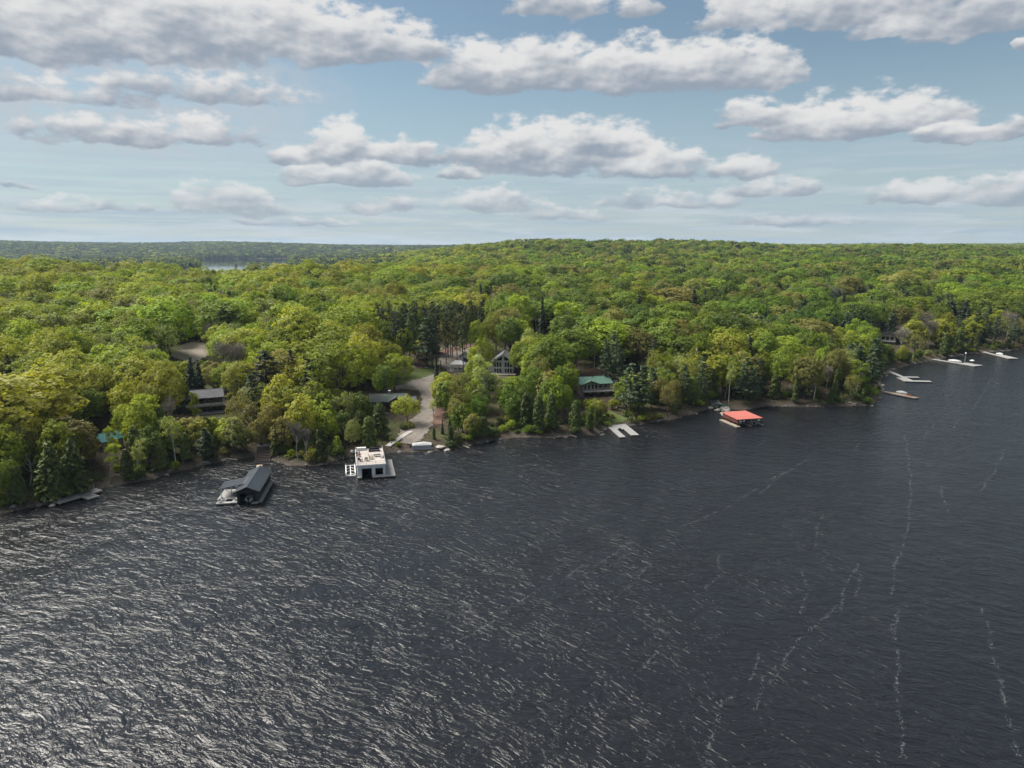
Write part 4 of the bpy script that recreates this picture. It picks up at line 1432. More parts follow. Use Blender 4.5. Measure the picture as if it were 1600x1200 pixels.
mass = [i for i in np.nonzero(keep)[0] if i not in single_set]
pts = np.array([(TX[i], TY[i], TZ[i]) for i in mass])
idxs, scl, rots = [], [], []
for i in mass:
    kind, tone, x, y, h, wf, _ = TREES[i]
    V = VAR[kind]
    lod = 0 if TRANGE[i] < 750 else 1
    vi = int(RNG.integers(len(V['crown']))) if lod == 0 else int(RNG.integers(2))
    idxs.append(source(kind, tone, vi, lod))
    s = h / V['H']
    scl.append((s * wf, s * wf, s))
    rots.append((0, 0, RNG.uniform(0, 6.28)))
fm = bpy.data.meshes.new('forest')
fm.vertices.add(len(pts))
fm.vertices.foreach_set('co', pts.astype(np.float32).ravel())
for nm, typ, arr, key in (('shape', 'INT', np.array(idxs, np.int32), 'value'), ('size', 'FLOAT_VECTOR', np.array(scl, np.float32).ravel(), 'vector'),
                          ('turn', 'FLOAT_VECTOR', np.array(rots, np.float32).ravel(), 'vector')):
    a_ = fm.attributes.new(nm, typ, 'POINT')
    a_.data.foreach_set(key, arr)
fm.update()
forest = link('forest', fm, kind='stuff')
forest['label'] = 'mixed spring forest covering the hills behind the shore'
forest['category'] = 'forest'
gt = bpy.data.node_groups.new('forest_spread', 'GeometryNodeTree')
gt.interface.new_socket('Geometry', in_out='INPUT', socket_type='NodeSocketGeometry')
gt.interface.new_socket('Geometry', in_out='OUTPUT', socket_type='NodeSocketGeometry')
gin, gout = N(gt, 'NodeGroupInput'), N(gt, 'NodeGroupOutput')
iop = N(gt, 'GeometryNodeInstanceOnPoints')
ci = N(gt, 'GeometryNodeCollectionInfo')
ci.inputs[0].default_value = src
ci.inputs[1].default_value = True
ci.inputs[2].default_value = True


def named(nm, typ):
    q = N(gt, 'GeometryNodeInputNamedAttribute', data_type=typ)
    q.inputs[0].default_value = nm
    return q.outputs[0]


gt.links.new(gin.outputs[0], iop.inputs['Points'])
gt.links.new(ci.outputs[0], iop.inputs['Instance'])
iop.inputs['Pick Instance'].default_value = True
gt.links.new(named('shape', 'INT'), iop.inputs['Instance Index'])
gt.links.new(named('turn', 'FLOAT_VECTOR'), iop.inputs['Rotation'])
gt.links.new(named('size', 'FLOAT_VECTOR'), iop.inputs['Scale'])
gt.links.new(iop.outputs[0], gout.inputs[0])
md = forest.modifiers.new('spread', 'NODES')
md.node_group = gt
print('TREES single', len(single), 'mass', len(mass), 'shapes', len(SRC), 'cand', len(TREES))


# ------------------------------------------------------------------ shrubs, undergrowth and boulders
def shrub_mesh(seed, mat):
    rng = np.random.default_rng(seed)
    tm = TreeMesh(rng)
    for i in range(7):
        a = i * 2.4
        c = np.array([math.cos(a) * rng.uniform(.1, .85), math.sin(a) * rng.uniform(.1, .85), rng.uniform(.35, 1.25)])
        tm.wood.tube((0, 0, -.2), c, .03, .012, 3)
        k = 75
        u = rand_dirs(rng, k, -.6)
        tm.leaves(c + u * rng.uniform(.25, .75, (k, 1)), u + rng.normal(size=(k, 3)) * .6, .30 * rng.uniform(.5, 1.3, k), np.clip(rng.uniform(0, .6) + rng.uniform(0, .5, k), 0, 1))
    return tm.whole_mesh('shrub', BARK, mat)


SHRUB = {t: [shrub_mesh(800 + k, MATS[t]) for k in range(3)] for t in ('deep', 'mid', 'olive', 'cedar', 'lime')}
NOSHRUB = [(390, 690, 428, 735), (540, 690, 625, 750), (636, 680, 704, 712), (950, 658, 1000, 690), (1110, 625, 1200, 665), (84, 756, 150, 795), (1374, 570, 1400, 625), (618, 640, 690, 705), (1445, 550, 1475, 570), (1530, 545, 1550, 560)]
seg = np.diff(SHORE[3:41], axis=0)
slen = np.hypot(seg[:, 0], seg[:, 1])
cum = np.concatenate([[0], np.cumsum(slen)])


def along_shore(s, off):
    k = min(len(slen) - 1, max(0, int(np.searchsorted(cum, s) - 1)))
    f = (s - cum[k]) / slen[k]
    p = SHORE[3 + k] + seg[k] * f
    nrm = np.array([-seg[k][1], seg[k][0]]) / slen[k]
    return p + nrm * off


STRETCH = [(150, 'the small weathered dock'), (330, 'the shore left of the grey roofed boathouse'), (450, 'the grey roofed boathouse'), (545, 'the shore left of the white boathouse'), (690, 'the white boathouse'),
           (800, 'the dry bank below the gabled house'), (950, 'the cedar thicket'), (1010, 'the U shaped dock'), (1110, 'the pines left of the red roof'),
           (1210, 'the red roofed boathouse'), (1390, 'the headland'), (1700, 'the right shore docks')]
SUBPLACE = {}
small = {}
for k in range(340):
    s_ = RNG.uniform(0, cum[-1])
    p = along_shore(s_, RNG.uniform(.9, 9.5))
    d = float(shore_dist(p[:1], p[1:])[0])
    if d < .6:
        continue
    z = zt(*p)
    X, Y = project(p[0], p[1], z)
    if not (-10 < X < 1610) or any(a < X < c and b < Y < e for a, b, c, e in NOSHRUB):
        continue
    small.setdefault(next(nm for lim, nm in STRETCH if X < lim), []).append((X, p, z))
for (px, py) in [(742, 684), (752, 682), (762, 680), (774, 677), (786, 674), (798, 671), (808, 676), (748, 672), (766, 668), (782, 664), (794, 660), (730, 690), (716, 694), (700, 690), (826, 678), (842, 679), (1002, 658), (1014, 656), (1030, 653), (990, 659), (640, 668), (630, 672), (612, 690), (622, 697)]:
    p = np.array(on_ground(px, py))
    small.setdefault(next(nm for lim, nm in STRETCH if px < lim), []).append((px, p, zt(*p)))
for nm, lst in small.items():
    lst.sort(key=lambda q: q[0])
    for (X, p, z) in lst:
        tone = ('deep', 'mid', 'olive', 'cedar', 'lime', 'cedar')[int(RNG.integers(6))]
        o = link('shrub', SHRUB[tone][int(RNG.integers(3))])
        o.location = (p[0], p[1], z - .05)
        sc = RNG.uniform(.75, 1.75)
        o.scale = (sc * RNG.uniform(.9, 1.3), sc, sc * RNG.uniform(.8, 1.2))
        o.rotation_euler = (0, 0, RNG.uniform(0, 6.28))
        o['category'] = 'shrub'
        o['label'] = '%s leafy shrub on the bank by %s' % (TONES[tone], nm)
        o['group'] = o['label'] + 's'


def boulder_mesh(seed, mat):
    import bmesh
    rng = random.Random(seed)
    bm = bmesh.new()
    bmesh.ops.create_icosphere(bm, subdivisions=2, radius=1.0)
    ph = [rng.uniform(0, 6.28) for _ in range(6)]
    for v in bm.verts:
        c = v.co.copy()
        f = 1 + .22 * math.sin(2.1 * c.x + ph[0]) * math.cos(1.7 * c.y + ph[1]) + .16 * math.sin(3.3 * c.z + 2 * c.x + ph[2]) + rng.uniform(-.06, .06)
        v.co = Vector((c.x * f * 1.15, c.y * f * .9, c.z * f * .62))
    me = bpy.data.meshes.new('boulder')
    bm.to_mesh(me)
    bm.free()
    me.materials.append(mat)
    return me


BOULD = [boulder_mesh(k, MAT['rock'] if k not in (0, 3) else MAT['rock_pale']) for k in range(6)]
smallb = {}
for k in range(260):
    s_ = RNG.uniform(0, cum[-1])
    p = along_shore(s_, RNG.normal() * .7 + .2)
    X, Y = project(p[0], p[1], 0)
    if not (-10 < X < 1610) or any(a < X < c and b < Y < e for a, b, c, e in NOSHRUB[:1] + NOSHRUB[3:6]):
        continue
    smallb.setdefault(next(nm for lim, nm in STRETCH if X < lim), []).append((X, p))


def boulder(p, size, label, group=None, z=None, k=None, flat=1.0):
    o = link('boulder', BOULD[int(RNG.choice([1, 2, 4, 5, 1, 2, 4, 3])) if k is None else k])
    o.location = (p[0], p[1], max(-.1, zt(*p)) if z is None else z)
    o.scale = (size * RNG.uniform(.8, 1.3), size, size * RNG.uniform(.7, 1.1) * flat)
    o.rotation_euler = (0, 0, RNG.uniform(0, 6.28))
    o['category'] = 'boulder'
    o['label'] = label
    o['group'] = group or label + 's'
    return o


for nm, lst in smallb.items():
    for (X, p) in lst:
        sz_ = float(RNG.choice([.25, .3, .4, .5, .8]))
        boulder(p, sz_, '%s granite boulder at the water edge by %s' % ('small' if sz_ < .35 else 'large' if sz_ > .7 else 'middling', nm))
for (px, py, sz, lab) in [(647, 575, .9, 'white boulder left of a pair on the lawn edge'), (666.5, 574.5, .9, 'white boulder right of a pair on the lawn edge'),
                          (690, 546, .8, 'pale boulder at the left end of the gravel yard edge'), (705, 542, .9, 'pale boulder on the red litter behind the gravel yard'),
                          (796, 664, .7, 'pale boulder on the dry bank'), (688, 700, 1.5, 'flat pale rock slab beside the covered boat'), (697, 703, 1.2, 'low pale rock right of the covered boat'),
                          (115, 764, .7, 'grey boulder behind the small weathered dock'), (82, 791, .8, 'flat boulder in the water left of the small dock')]:
    boulder(on_ground(px, py), sz, lab, 'single pale boulders', k=0 if sz < 1.1 else 3, flat=1.0 if sz < 1.1 else .5)

# logs washed up along the bank
for k in range(16):
    s_ = cum[-1] * (.04 + .9 * k / 16) + RNG.uniform(-5, 5)
    p = along_shore(s_, RNG.uniform(-.6, .5))
    X, Y = project(p[0], p[1], 0)
    if any(a < X < c and b < Y < e for a, b, c, e in NOSHRUB):
        continue
    an, L = RNG.uniform(0, 3.14), RNG.uniform(1.6, 3.4)
    t = thing('fallen_log', 'washed up log by %s, %s from left' % (next(nm for lim, nm in STRETCH if X < lim), (ORD + ['fifteenth', 'sixteenth'])[k]), 'log', (p[0], p[1], .18), an, 'logs washed up along the shore')
    MB().tube((-L, 0, .1), (L * .2, .15, .3), .17, .14, 7).tube((L * .2, .15, .3), (L, .05, .15), .14, .06, 7).build('stem', MAT['deck_weather'], t)
    for q in (.1, .5):
        MB().tube((L * q, .1, .25), (L * q + .3, .5 - q, .9), .05, .015, 5).build('branch_stub', MAT['deck_weather'], t)

# low growth and fallen brush on the forest floor near the water: nobody could count it
ux, uy = RNG.uniform(-150, 330, 90000), RNG.uniform(140, 440, 90000)
ud = shore_dist(ux, uy)
ok = (ud > .7) & (ud < 75) & (RNG.random(90000) < np.interp(ud, [0, 25, 45, 75], [1, .9, .5, .25]))
for c in CLEAR[:1] + CLEAR[3:4] + CLEAR[5:6] + CLEAR[8:9]:
    ok &= ~in_poly(ux, uy, c)
ux, uy, ud = ux[ok], uy[ok], ud[ok]
ug = TreeMesh(RNG)
k = len(ux)
c = np.stack([ux, uy, terrain(ux, uy) + RNG.uniform(0, 1, k) ** 2 * np.interp(wav(ux, uy, 6, 3), [-.3, .5], [.15, 1.3])], -1)
ug.leaves(c, rand_dirs(RNG, k, .1) + np.array([0, 0, .6]), RNG.uniform(.25, .7, k), np.clip(.5 + .5 * wav(ux, uy, 5, 6) + RNG.uniform(-.3, .3, k), 0, 1))
UNDER = foliage('undergrowth', (0.085, 0.085, 0.026), (0.085, 0.085, 0.026), (0.135, 0.100, 0.062), .2)
o = link('undergrowth', ug.crown_mesh('undergrowth', UNDER), kind='stuff')
o['label'] = 'low green and brown growth on the forest floor'
o['category'] = 'undergrowth'


# ------------------------------------------------------------------ building helpers (local frame: x right, y away from the lake, z up)
def prism(mb, outline, a, b, axis='y'):
    """extrude an (u, z) outline between a and b along an axis"""
    f = (lambda u, z, t: (u, t, z)) if axis == 'y' else (lambda u, z, t: (t, u, z))
    n = len(outline)
    i = len(mb.v)
    mb.v += [f(u, z, a) for u, z in outline] + [f(u, z, b) for u, z in outline]
    mb.f.append(tuple(range(i, i + n)))
    mb.f.append(tuple(reversed(range(i + n, i + 2 * n))))
    for k in range(n):
        j = (k + 1) % n
        mb.f.append((i + j, i + k, i + n + k, i + n + j))
    return mb


def roof_gable(par, x0, x1, y0, y1, ze, zr, mat, axis='y', over=.5, th=.14, seams=0.0, seam_mat=None):
    """two roof panels and a ridge cap; the ridge runs along the axis"""
    if axis == 'y':
        xm = (x0 + x1) / 2
        sl = (zr - ze) / (xm - x0)
        L = [(x0 - over, y0 - over, ze - over * sl), (xm, y0 - over, zr), (xm, y1 + over, zr), (x0 - over, y1 + over, ze - over * sl)]
        Rr = [(xm + .002, y0 - over, zr), (x1 + over, y0 - over, ze - over * sl), (x1 + over, y1 + over, ze - over * sl), (xm + .002, y1 + over, zr)]
        cap = MB().box(xm - .12, xm + .12, y0 - over - .02, y1 + over + .02, zr - .03, zr + .05)
    else:
        ym = (y0 + y1) / 2
        sl = (zr - ze) / (ym - y0)
        L = [(x0 - over, y0 - over, ze - over * sl), (x1 + over, y0 - over, ze - over * sl), (x1 + over, ym, zr), (x0 - over, ym, zr)]
        Rr = [(x0 - over, ym + .002, zr), (x1 + over, ym + .002, zr), (x1 + over, y1 + over, ze - over * sl), (x0 - over, y1 + over, ze - over * sl)]
        cap = MB().box(x0 - over - .02, x1 + over + .02, ym - .12, ym + .12, zr - .03, zr + .05)
    for q in (L, Rr):
        pan = MB().slab(q, th).build('roof_panel', mat, par)
        if seams:
            sb = MB()
            a, b, c, d = [Vector(p) for p in q]
            if axis == 'y':
                n = int((d - a).length / seams)
                for k in range(1, n):
                    p, r = a.lerp(d, k / n), b.lerp(c, k / n)
                    sb.slab([p + Vector((0, -.03, .035)), r + Vector((0, -.03, .035)), r + Vector((0, .03, .035)), p + Vector((0, .03, .035))], .034)
            else:
                n = int((b - a).length / seams)
                for k in range(1, n):
                    p, r = a.lerp(b, k / n), d.lerp(c, k / n)
                    sb.slab([p + Vector((-.03, 0, .035)), p + Vector((.03, 0, .035)), r + Vector((.03, 0, .035)), r + Vector((-.03, 0, .035))], .034)
            sb.build('seams', seam_mat or mat, pan)
    cap.build('ridge_cap', mat, par)


def win(par, face, u, z, w, h, plane, frame=None, bars=0, pane=None, name='window'):
    """a framed window standing slightly proud of a wall face"""
    def bx(mb, u0, u1, z0, z1, o0, o1):
        if face == 'front':
            mb.box(u0, u1, plane - o1, plane - o0, z0, z1)
        elif face == 'back':
            mb.box(u0, u1, plane + o0, plane + o1, z0, z1)
        elif face == 'right':
            mb.box(plane + o0, plane + o1, u0, u1, z0, z1)
        else:
            mb.box(plane - o1, plane - o0, u0, u1, z0, z1)
    t = .08
    fr = MB()
    u0, u1, z0, z1 = u - w / 2, u + w / 2, z, z + h
    bx(fr, u0 - t, u0, z0 - t, z1 + t, .004, .07)
    bx(fr, u1, u1 + t, z0 - t, z1 + t, .004, .07)
    bx(fr, u0, u1, z0 - t, z0, .004, .072)
    bx(fr, u0, u1, z1, z1 + t, .004, .072)
    for k in range(bars):
        c = u0 + (k + 1) * w / (bars + 1)
        bx(fr, c - .03, c + .03, z0, z1, .03, .066)
    f = fr.build(name, frame or MAT['white'], par)
    pm = MB()
    bx(pm, u0, u1, z0, z1, .006, .028)
    pm.build('pane', pane or MAT['glass'], f)
    return f


def wall_box(par, x0, x1, y0, y1, z0, z1, mat, front=None, th=.18, zr=None, axis='y'):
    """four walls; gable ends when zr is given; front may be a list of (x0, x1, z0, z1) openings"""
    xm, ym = (x0 + x1) / 2, (y0 + y1) / 2
    fm_ = MB()
    if front:
        cur = x0
        for (a, b, c, d) in sorted(front):
            fm_.box(cur, a, y0, y0 + th, z0, z1)
            if c > z0:
                fm_.box(a, b, y0, y0 + th, z0, c)
            if d < z1:
                fm_.box(a, b, y0, y0 + th, d, z1)
            cur = b
        fm_.box(cur, x1, y0, y0 + th, z0, z1)
        if zr and axis == 'y':
            prism(fm_, [(x0, z1), (x1, z1), (xm, zr)], y0 + .001, y0 + th)
    else:
        prism(fm_, [(x0, z0), (x1, z0), (x1, z1)] + ([(xm, zr)] if zr and axis == 'y' else []) + [(x0, z1)], y0, y0 + th)
    fm_.build('wall', mat, par)
    prism(MB(), [(x0, z0), (x1, z0), (x1, z1)] + ([(xm, zr)] if zr and axis == 'y' else []) + [(x0, z1)], y1 - th, y1).build('wall', mat, par)
    for (a, b) in ((x0, x0 + th), (x1 - th, x1)):
        prism(MB(), [(y0 + th, z0), (y1 - th, z0), (y1 - th, z1)] + ([(ym, zr)] if zr and axis == 'x' else []) + [(y0 + th, z1)], a, b, 'x').build('wall', mat, par)


def planks(mb, x0, x1, y0, y1, z, along='x', w=.28, th=.06):
    """a deck of separate boards"""
    if along == 'x':
        n = max(1, int((y1 - y0) / w))
        for k in range(n):
            a = y0 + (y1 - y0) * k / n
            mb.box(x0, x1, a + .012, a + (y1 - y0) / n - .012, z - th, z + .006 * ((k * 7) % 3))
    else:
        n = max(1, int((x1 - x0) / w))
        for k in range(n):
            a = x0 + (x1 - x0) * k / n
            mb.box(a + .012, a + (x1 - x0) / n - .012, y0, y1, z - th, z + .006 * ((k * 7) % 3))
    return mb


def deck_part(par, rects, z, mat, along='x', posts=True, name='decking', depth=None):
    mb = MB()
    fr = MB()
    ps = []
    for (x0, x1, y0, y1) in rects:
        planks(mb, x0, x1, y0, y1, z, along)
        for (a, b, c, d) in ((x0 + .02, x1 - .02, y0 + .02, y0 + .12), (x0 + .02, x1 - .02, y1 - .12, y1 - .02), (x0 + .02, x0 + .12, y0 + .13, y1 - .13), (x1 - .12, x1 - .02, y0 + .13, y1 - .13)):
            fr.box(a, b, c, d, z - .34, z - .062)
        nx, ny = max(1, int((x1 - x0) / 3.2)), max(1, int((y1 - y0) / 3.5))
        for i in range(nx + 1):
            for j in range(ny + 1):
                ps.append((x0 + .25 + (x1 - x0 - .5) * i / nx, y0 + .25 + (y1 - y0 - .5) * j / ny))
    mb.build(name, mat, par, kind='stuff')
    fr.build('deck_frame', MAT['deck_weather'], par)
    if posts:
        for (x, y) in ps:
            MB().tube((x, y, (z - 3.0) if depth is None else depth), (x, y, z - .07), .10, .10, 6).build('post', MAT['brown_wood'], par)


def railing(par, pts, z, h=1.0, mat=None, step=1.8, name='railing'):
    mat = mat or MAT['white']
    rb = MB()
    for (a, b) in zip(pts[:-1], pts[1:]):
        a, b = Vector((*a, 0)), Vector((*b, 0))
        for zz_ in (h, h * .55, h * .15):
            rb.tube(a + Vector((0, 0, z + zz_)), b + Vector((0, 0, z + zz_)), .035, .035, 4)
        n = max(1, int((b - a).length / step))
        for k in range(n + 1):
            p = a.lerp(b, k / n)
            rb.tube(p + Vector((0, 0, z)), p + Vector((0, 0, z + h + .03)), .05, .05, 4)
    rb.build(name, mat, par)


def chair(loc, rz, label, mat, group):
    """slatted deck chair with sloping back and wide arms"""
    t = thing('deck_chair', label, 'chair', loc, rz, group)
    sb = MB()
    for k in range(5):
        y = -.28 + k * .125
        sb.slab([(-.28, y, .40 - k * .025), (.28, y, .40 - k * .025), (.28, y + .11, .38 - k * .025), (-.28, y + .11, .38 - k * .025)], .03)
    sb.build('seat', mat, t)
    bb = MB()
    for k in range(5):
        x = -.27 + k * .11
        bb.hexa([(x, .28, .28), (x + .095, .28, .28), (x + .095, .31, .28), (x, .31, .28)], [(x, .62, 1.0), (x + .095, .62, 1.0), (x + .095, .65, 1.0), (x, .65, 1.0)])
    bb.build('backrest', mat, t)
    for sx in (-1, 1):
        MB().box(sx * .36 - .07, sx * .36 + .07, -.34, .42, .56, .59).build('armrest', mat, t)
        MB().box(sx * .36 - .035, sx * .36 + .035, -.33, -.25, 0, .56).build('leg', mat, t)
        MB().box(sx * .36 - .035, sx * .36 + .035, .34, .42, 0, .56).build('leg', mat, t)
    return t


def hull_mesh(mb, L, Wd, Hh, z0=0.0, n=9):
    """boat hull, bow towards +y"""
    rings = []
    for k in range(n):
        t = k / (n - 1)
        w = Wd / 2 * (1 - max(0, (t - .45) / .55) ** 2.2) * (.94 + .06 * min(1, t * 4))
        sheer = Hh * (1 + .22 * t * t)
        keel = z0 + Hh * .5 * max(0, (t - .7) / .3) ** 2
        y = -L / 2 + L * t
        rings.append([(-w, y, z0 + sheer), (-w * .82, y, z0 + (sheer * .45)), (0, y, keel - .05), (w * .82, y, z0 + sheer * .45), (w, y, z0 + sheer)])
    i = len(mb.v)
    for r in rings:
        mb.v += r
    for k in range(n - 1):
        for j in range(4):
            a = i + k * 5 + j
            mb.f.append((a, a + 1, a + 6, a + 5))
    mb.f.append((i, i + 1, i + 2, i + 3, i + 4))
    return rings


def motorboat(loc, rz, label, hull_mat, L=5.6, Wd=2.1, cover=None, group=None, name='motorboat'):
    t = thing(name, label, 'boat', loc, rz, group)
    mb = MB()
    rg = hull_mesh(mb, L, Wd, .85, -.2)
    mb.build('hull', hull_mat, t)
    dk = MB()
    inn = [((a[0] * .82, a[1], a[2] - .02), (b[0] * .82, b[1], b[2] - .02)) for a, b in ((r[0], r[4]) for r in rg)]
    for k in range(len(rg) - 1):
        if k >= 5:
            dk.poly([rg[k][0], rg[k][4], rg[k + 1][4], rg[k + 1][0]])
        else:
            for s_ in (0, 1):
                o_, p_ = (rg[k][0], rg[k + 1][0]) if s_ == 0 else (rg[k][4], rg[k + 1][4])
                q_, r_ = (inn[k][0], inn[k + 1][0]) if s_ == 0 else (inn[k][1], inn[k + 1][1])
                dk.poly([o_, p_, r_, q_])
    dk.build('deck', MAT['white'], t)
    MB().slab([(-Wd * .4, -L * .46, .18), (Wd * .4, -L * .46, .18), (Wd * .4, L * .1, .18), (-Wd * .4, L * .1, .18)], .05).build('floor', MAT['sofa'], t)
    for y in (-L * .36, -L * .08):
        sm = MB().box(-Wd * .36, Wd * .36, y, y + .5, .18, .55)
        sm.box(-Wd * .36, Wd * .36, y - .1, y, .18, .95)
        sm.build('seat', MAT['offwhite'], t)
    MB().slab([(-Wd * .36, L * .10, .75), (Wd * .36, L * .10, .75), (Wd * .30, L * .2, 1.25), (-Wd * .30, L * .2, 1.25)], .03).build('windscreen', MAT['glass'], t)
    om = MB().box(-.22, .22, -L * .5 - .55, -L * .5 - .06, .5, 1.05)
    om.box(-.1, .1, -L * .5 - .4, -L * .5 - .15, -.5, .5)
    om.build('outboard_motor', MAT['trim_dark'], t)
    if cover:
        cv = MB()
        ridge = []
        for k, r in enumerate(rg):
            tt = k / (len(rg) - 1)
            ridge.append((0, r[0][1], r[0][2] + .75 * math.sin(math.pi * min(.92, .12 + tt * .8))))
        for k in range(len(rg) - 1):
            for j in (0, 4):
                a, b = rg[k][j], rg[k + 1][j]
                ma, mb_ = [(c[0] * .62, c[1], c[2] * .35 + r_[2] * .65 + .06) for c, r_ in ((a, ridge[k]), (b, ridge[k + 1]))]
                cv.poly([a, b, mb_, ma])
                cv.poly([ma, mb_, ridge[k + 1], ridge[k]])
        cv.build('cover', cover, t)
    return t


def frame_pt(o, x, y):
    """local point of a thing in world xy"""
    c, s_ = math.cos(o.rotation_euler.z), math.sin(o.rotation_euler.z)
    return (o.location.x + c * x - s_ * y, o.location.y + s_ * x + c * y)


R_ = math.radians
# ------------------------------------------------------------------ grey roofed boathouse
gb = thing('boathouse', 'charcoal boathouse with grey metal gable roof and side canopy, over the water', 'boathouse', (-62.6, 159.9, 0), R_(8.5))
wall_box(gb, -2.4, 2.4, .3, 16.4, .35, 3.15, MAT['wall_dark'], front=[(-1.75, 1.75, .35, 2.65)], zr=4.2)
roof_gable(gb, -2.4, 2.4, .3, 16.4, 3.22, 4.36, MAT['roof_grey'], 'y', .5, .13, .62)
sl = MB().slab([(-7.3, 4.4, 2.75), (-1.2, 4.4, 3.78), (-1.2, 9.8, 3.78), (-7.3, 9.8, 2.75)], .13).build('canopy_roof', MAT['roof_grey'], gb)
sb = MB()
for k in range(1, 12):
    y = 4.4 + 5.4 * k / 12
    sb.slab([(-7.3, y - .03, 2.79), (-1.9, y - .03, 3.70), (-1.9, y + .03, 3.70), (-7.3, y + .03, 2.79)], .036)
sb.build('seams', MAT['roof_grey'], sl)
for (x, y) in ((-7.0, 4.7), (-7.0, 9.5), (-4.6, 4.7), (-4.6, 9.5)):
    MB().tube((x, y, .5), (x, y, 2.62 + (x + 7.3) * .169), .09, .09, 6).build('canopy_post', MAT['offwhite'], gb)
deck_part(gb, [(-7.6, -2.42, 3.2, 10.2), (-7.2, -5.4, .2, 3.18), (-3.8, -2.42, .4, 3.18), (2.42, 3.25, .3, 16.0), (1.0, 2.40, -.35, .28), (-5.38, -3.82, .2, 1.4)], .5, MAT['deck_grey'])
for y in (2.5, 5.5, 8.5, 11.5, 14.2):
    win(gb, 'right', y, 1.35, 1.5, 1.1, 2.4, MAT['trim_dark'], 1)
MB().box(-2.2, 2.2, 16.0, 16.2, .36, 3.1).build('back_lining', MAT['inside'], gb)
prism(MB(), [(-2.95, 3.10), (0, 4.38), (2.95, 3.10), (2.95, 2.92), (0, 4.18), (-2.95, 2.92)], -.24, -.20).build('fascia', MAT['trim_dark'], gb)
b0 = frame_pt(gb, -.1, 4.6)
motorboat((b0[0], b0[1], .12), R_(8.5), 'white motorboat moored inside the grey roofed boathouse', MAT['white'])
for k, (x, y, rz) in enumerate(((-6.6, 1.4, 200), (-6.2, 2.6, 190), (-3.2, 2.2, 170))):
    p = frame_pt(gb, x, y)
    chair((p[0], p[1], .515), R_(rz), ['pale deck chair at the outer corner beside the grey roofed boathouse', 'pale deck chair behind another one, left of the grey boathouse',
                                      'pale deck chair close to the grey boathouse wall'][k], MAT['offwhite'], 'deck chairs beside the grey roofed boathouse')
gw = thing('gangway', 'tan wooden gangway from the grey boathouse to the shore', 'gangway', (*frame_pt(gb, -1.0, 16.9), .5), R_(8.5))
gm = MB()
for k in range(26):
    f0, f1 = k / 26, (k + .9) / 26
    gm.hexa([(-.75 - 1.6 * f0, 11.5 * f0, -.08 + .6 * f0), (.75 - 1.6 * f0, 11.5 * f0, -.08 + .6 * f0), (.75 - 1.6 * f1, 11.5 * f1, -.08 + .6 * f1), (-.75 - 1.6 * f1, 11.5 * f1, -.08 + .6 * f1)],
            [(-.75 - 1.6 * f0, 11.5 * f0, .6 * f0), (.75 - 1.6 * f0, 11.5 * f0, .6 * f0), (.75 - 1.6 * f1, 11.5 * f1, .6 * f1), (-.75 - 1.6 * f1, 11.5 * f1, .6 * f1)])
gm.build('decking', MAT['deck_orange'], gw, kind='stuff')
for sx in (-1, 1):
    MB().tube((sx * .7, 0, -.12), (sx * .7 - 1.6, 11.5, .48), .07, .07, 4).build('stringer', MAT['brown_wood'], gw)
# timber stairs on the bank behind it
sx0, sy0 = on_ground(409, 723)
st = thing('timber_stairs', 'dark timber stairs with grey landing on the bank behind the grey boathouse', 'stairs', (sx0, sy0, zt(sx0, sy0)), R_(10))
nst = 11
rise = (zt(*frame_pt(st, 0, 9)) + 1.2 - zt(sx0, sy0)) / nst
for k in range(nst):
    MB().box(-1.9, 1.9, k * .62, k * .62 + .60, k * rise - .8, (k + 1) * rise).build('step', MAT['brown_wood'], st)
planks(MB(), -2.6, 2.4, nst * .62, nst * .62 + 2.6, nst * rise + .05).build('landing', MAT['deck_grey'], st)
for sx in (-1, 1):
    MB().hexa([(sx * 2.02 - .08, 0, -.9), (sx * 2.02 + .08, 0, -.9), (sx * 2.02 + .08, nst * .62 - .01, nst * rise - 1.6), (sx * 2.02 - .08, nst * .62 - .01, nst * rise - 1.6)],
              [(sx * 2.02 - .08, 0, .5), (sx * 2.02 + .08, 0, .5), (sx * 2.02 + .08, nst * .62 - .01, nst * rise - .02), (sx * 2.02 - .08, nst * .62 - .01, nst * rise - .02)]).build('stringer', MAT['brown_wood'], st)

# ------------------------------------------------------------------ white boathouse with roof deck
wb = thing('boathouse', 'white flat topped boathouse with a furnished roof terrace', 'boathouse', (-37.1, 179.9, 0), R_(13.5))
wall_box(wb, -3.6, 3.6, 0, 15.0, .2, 3.3, MAT['white'], front=[(-2.45, .05, .2, 2.55), (1.05, 3.0, .62, 2.45)])
for (x, w, z0) in ((-1.2, 2.5, .2), (2.02, 1.95, .62)):
    fr = MB()
    fr.box(x - w / 2 - .12, x - w / 2, -.05, 0, z0, 2.6)
    fr.box(x + w / 2, x + w / 2 + .12, -.05, 0, z0, 2.6)
    fr.box(x - w / 2 - .12, x + w / 2 + .12, -.052, 0, 2.6, 2.72)
    fr.build('door_frame', MAT['offwhite'], wb)
MB().box(-3.4, 3.4, 7.0, 7.15, .2, 3.2).build('inner_wall', MAT['inside'], wb)
MB().box(.35, .5, .2, 7.0, .2, 3.2).build('inner_wall', MAT['inside'], wb)
planks(MB(), -3.75, 3.75, -.12, 15.1, 3.5, 'y', .5, .14).build('roof_terrace', MAT['deck_tan'], wb, kind='stuff')
ed = MB()
ed.box(-3.85, -3.75, -.22, 15.2, 3.25, 3.62)
ed.box(3.75, 3.85, -.22, 15.2, 3.25, 3.62)
ed.box(-3.75, 3.75, -.22, -.12, 3.25, 3.62)
ed.box(-3.75, 3.75, 15.1, 15.2, 3.25, 3.62)
ed.build('terrace_edge', MAT['white'], wb)
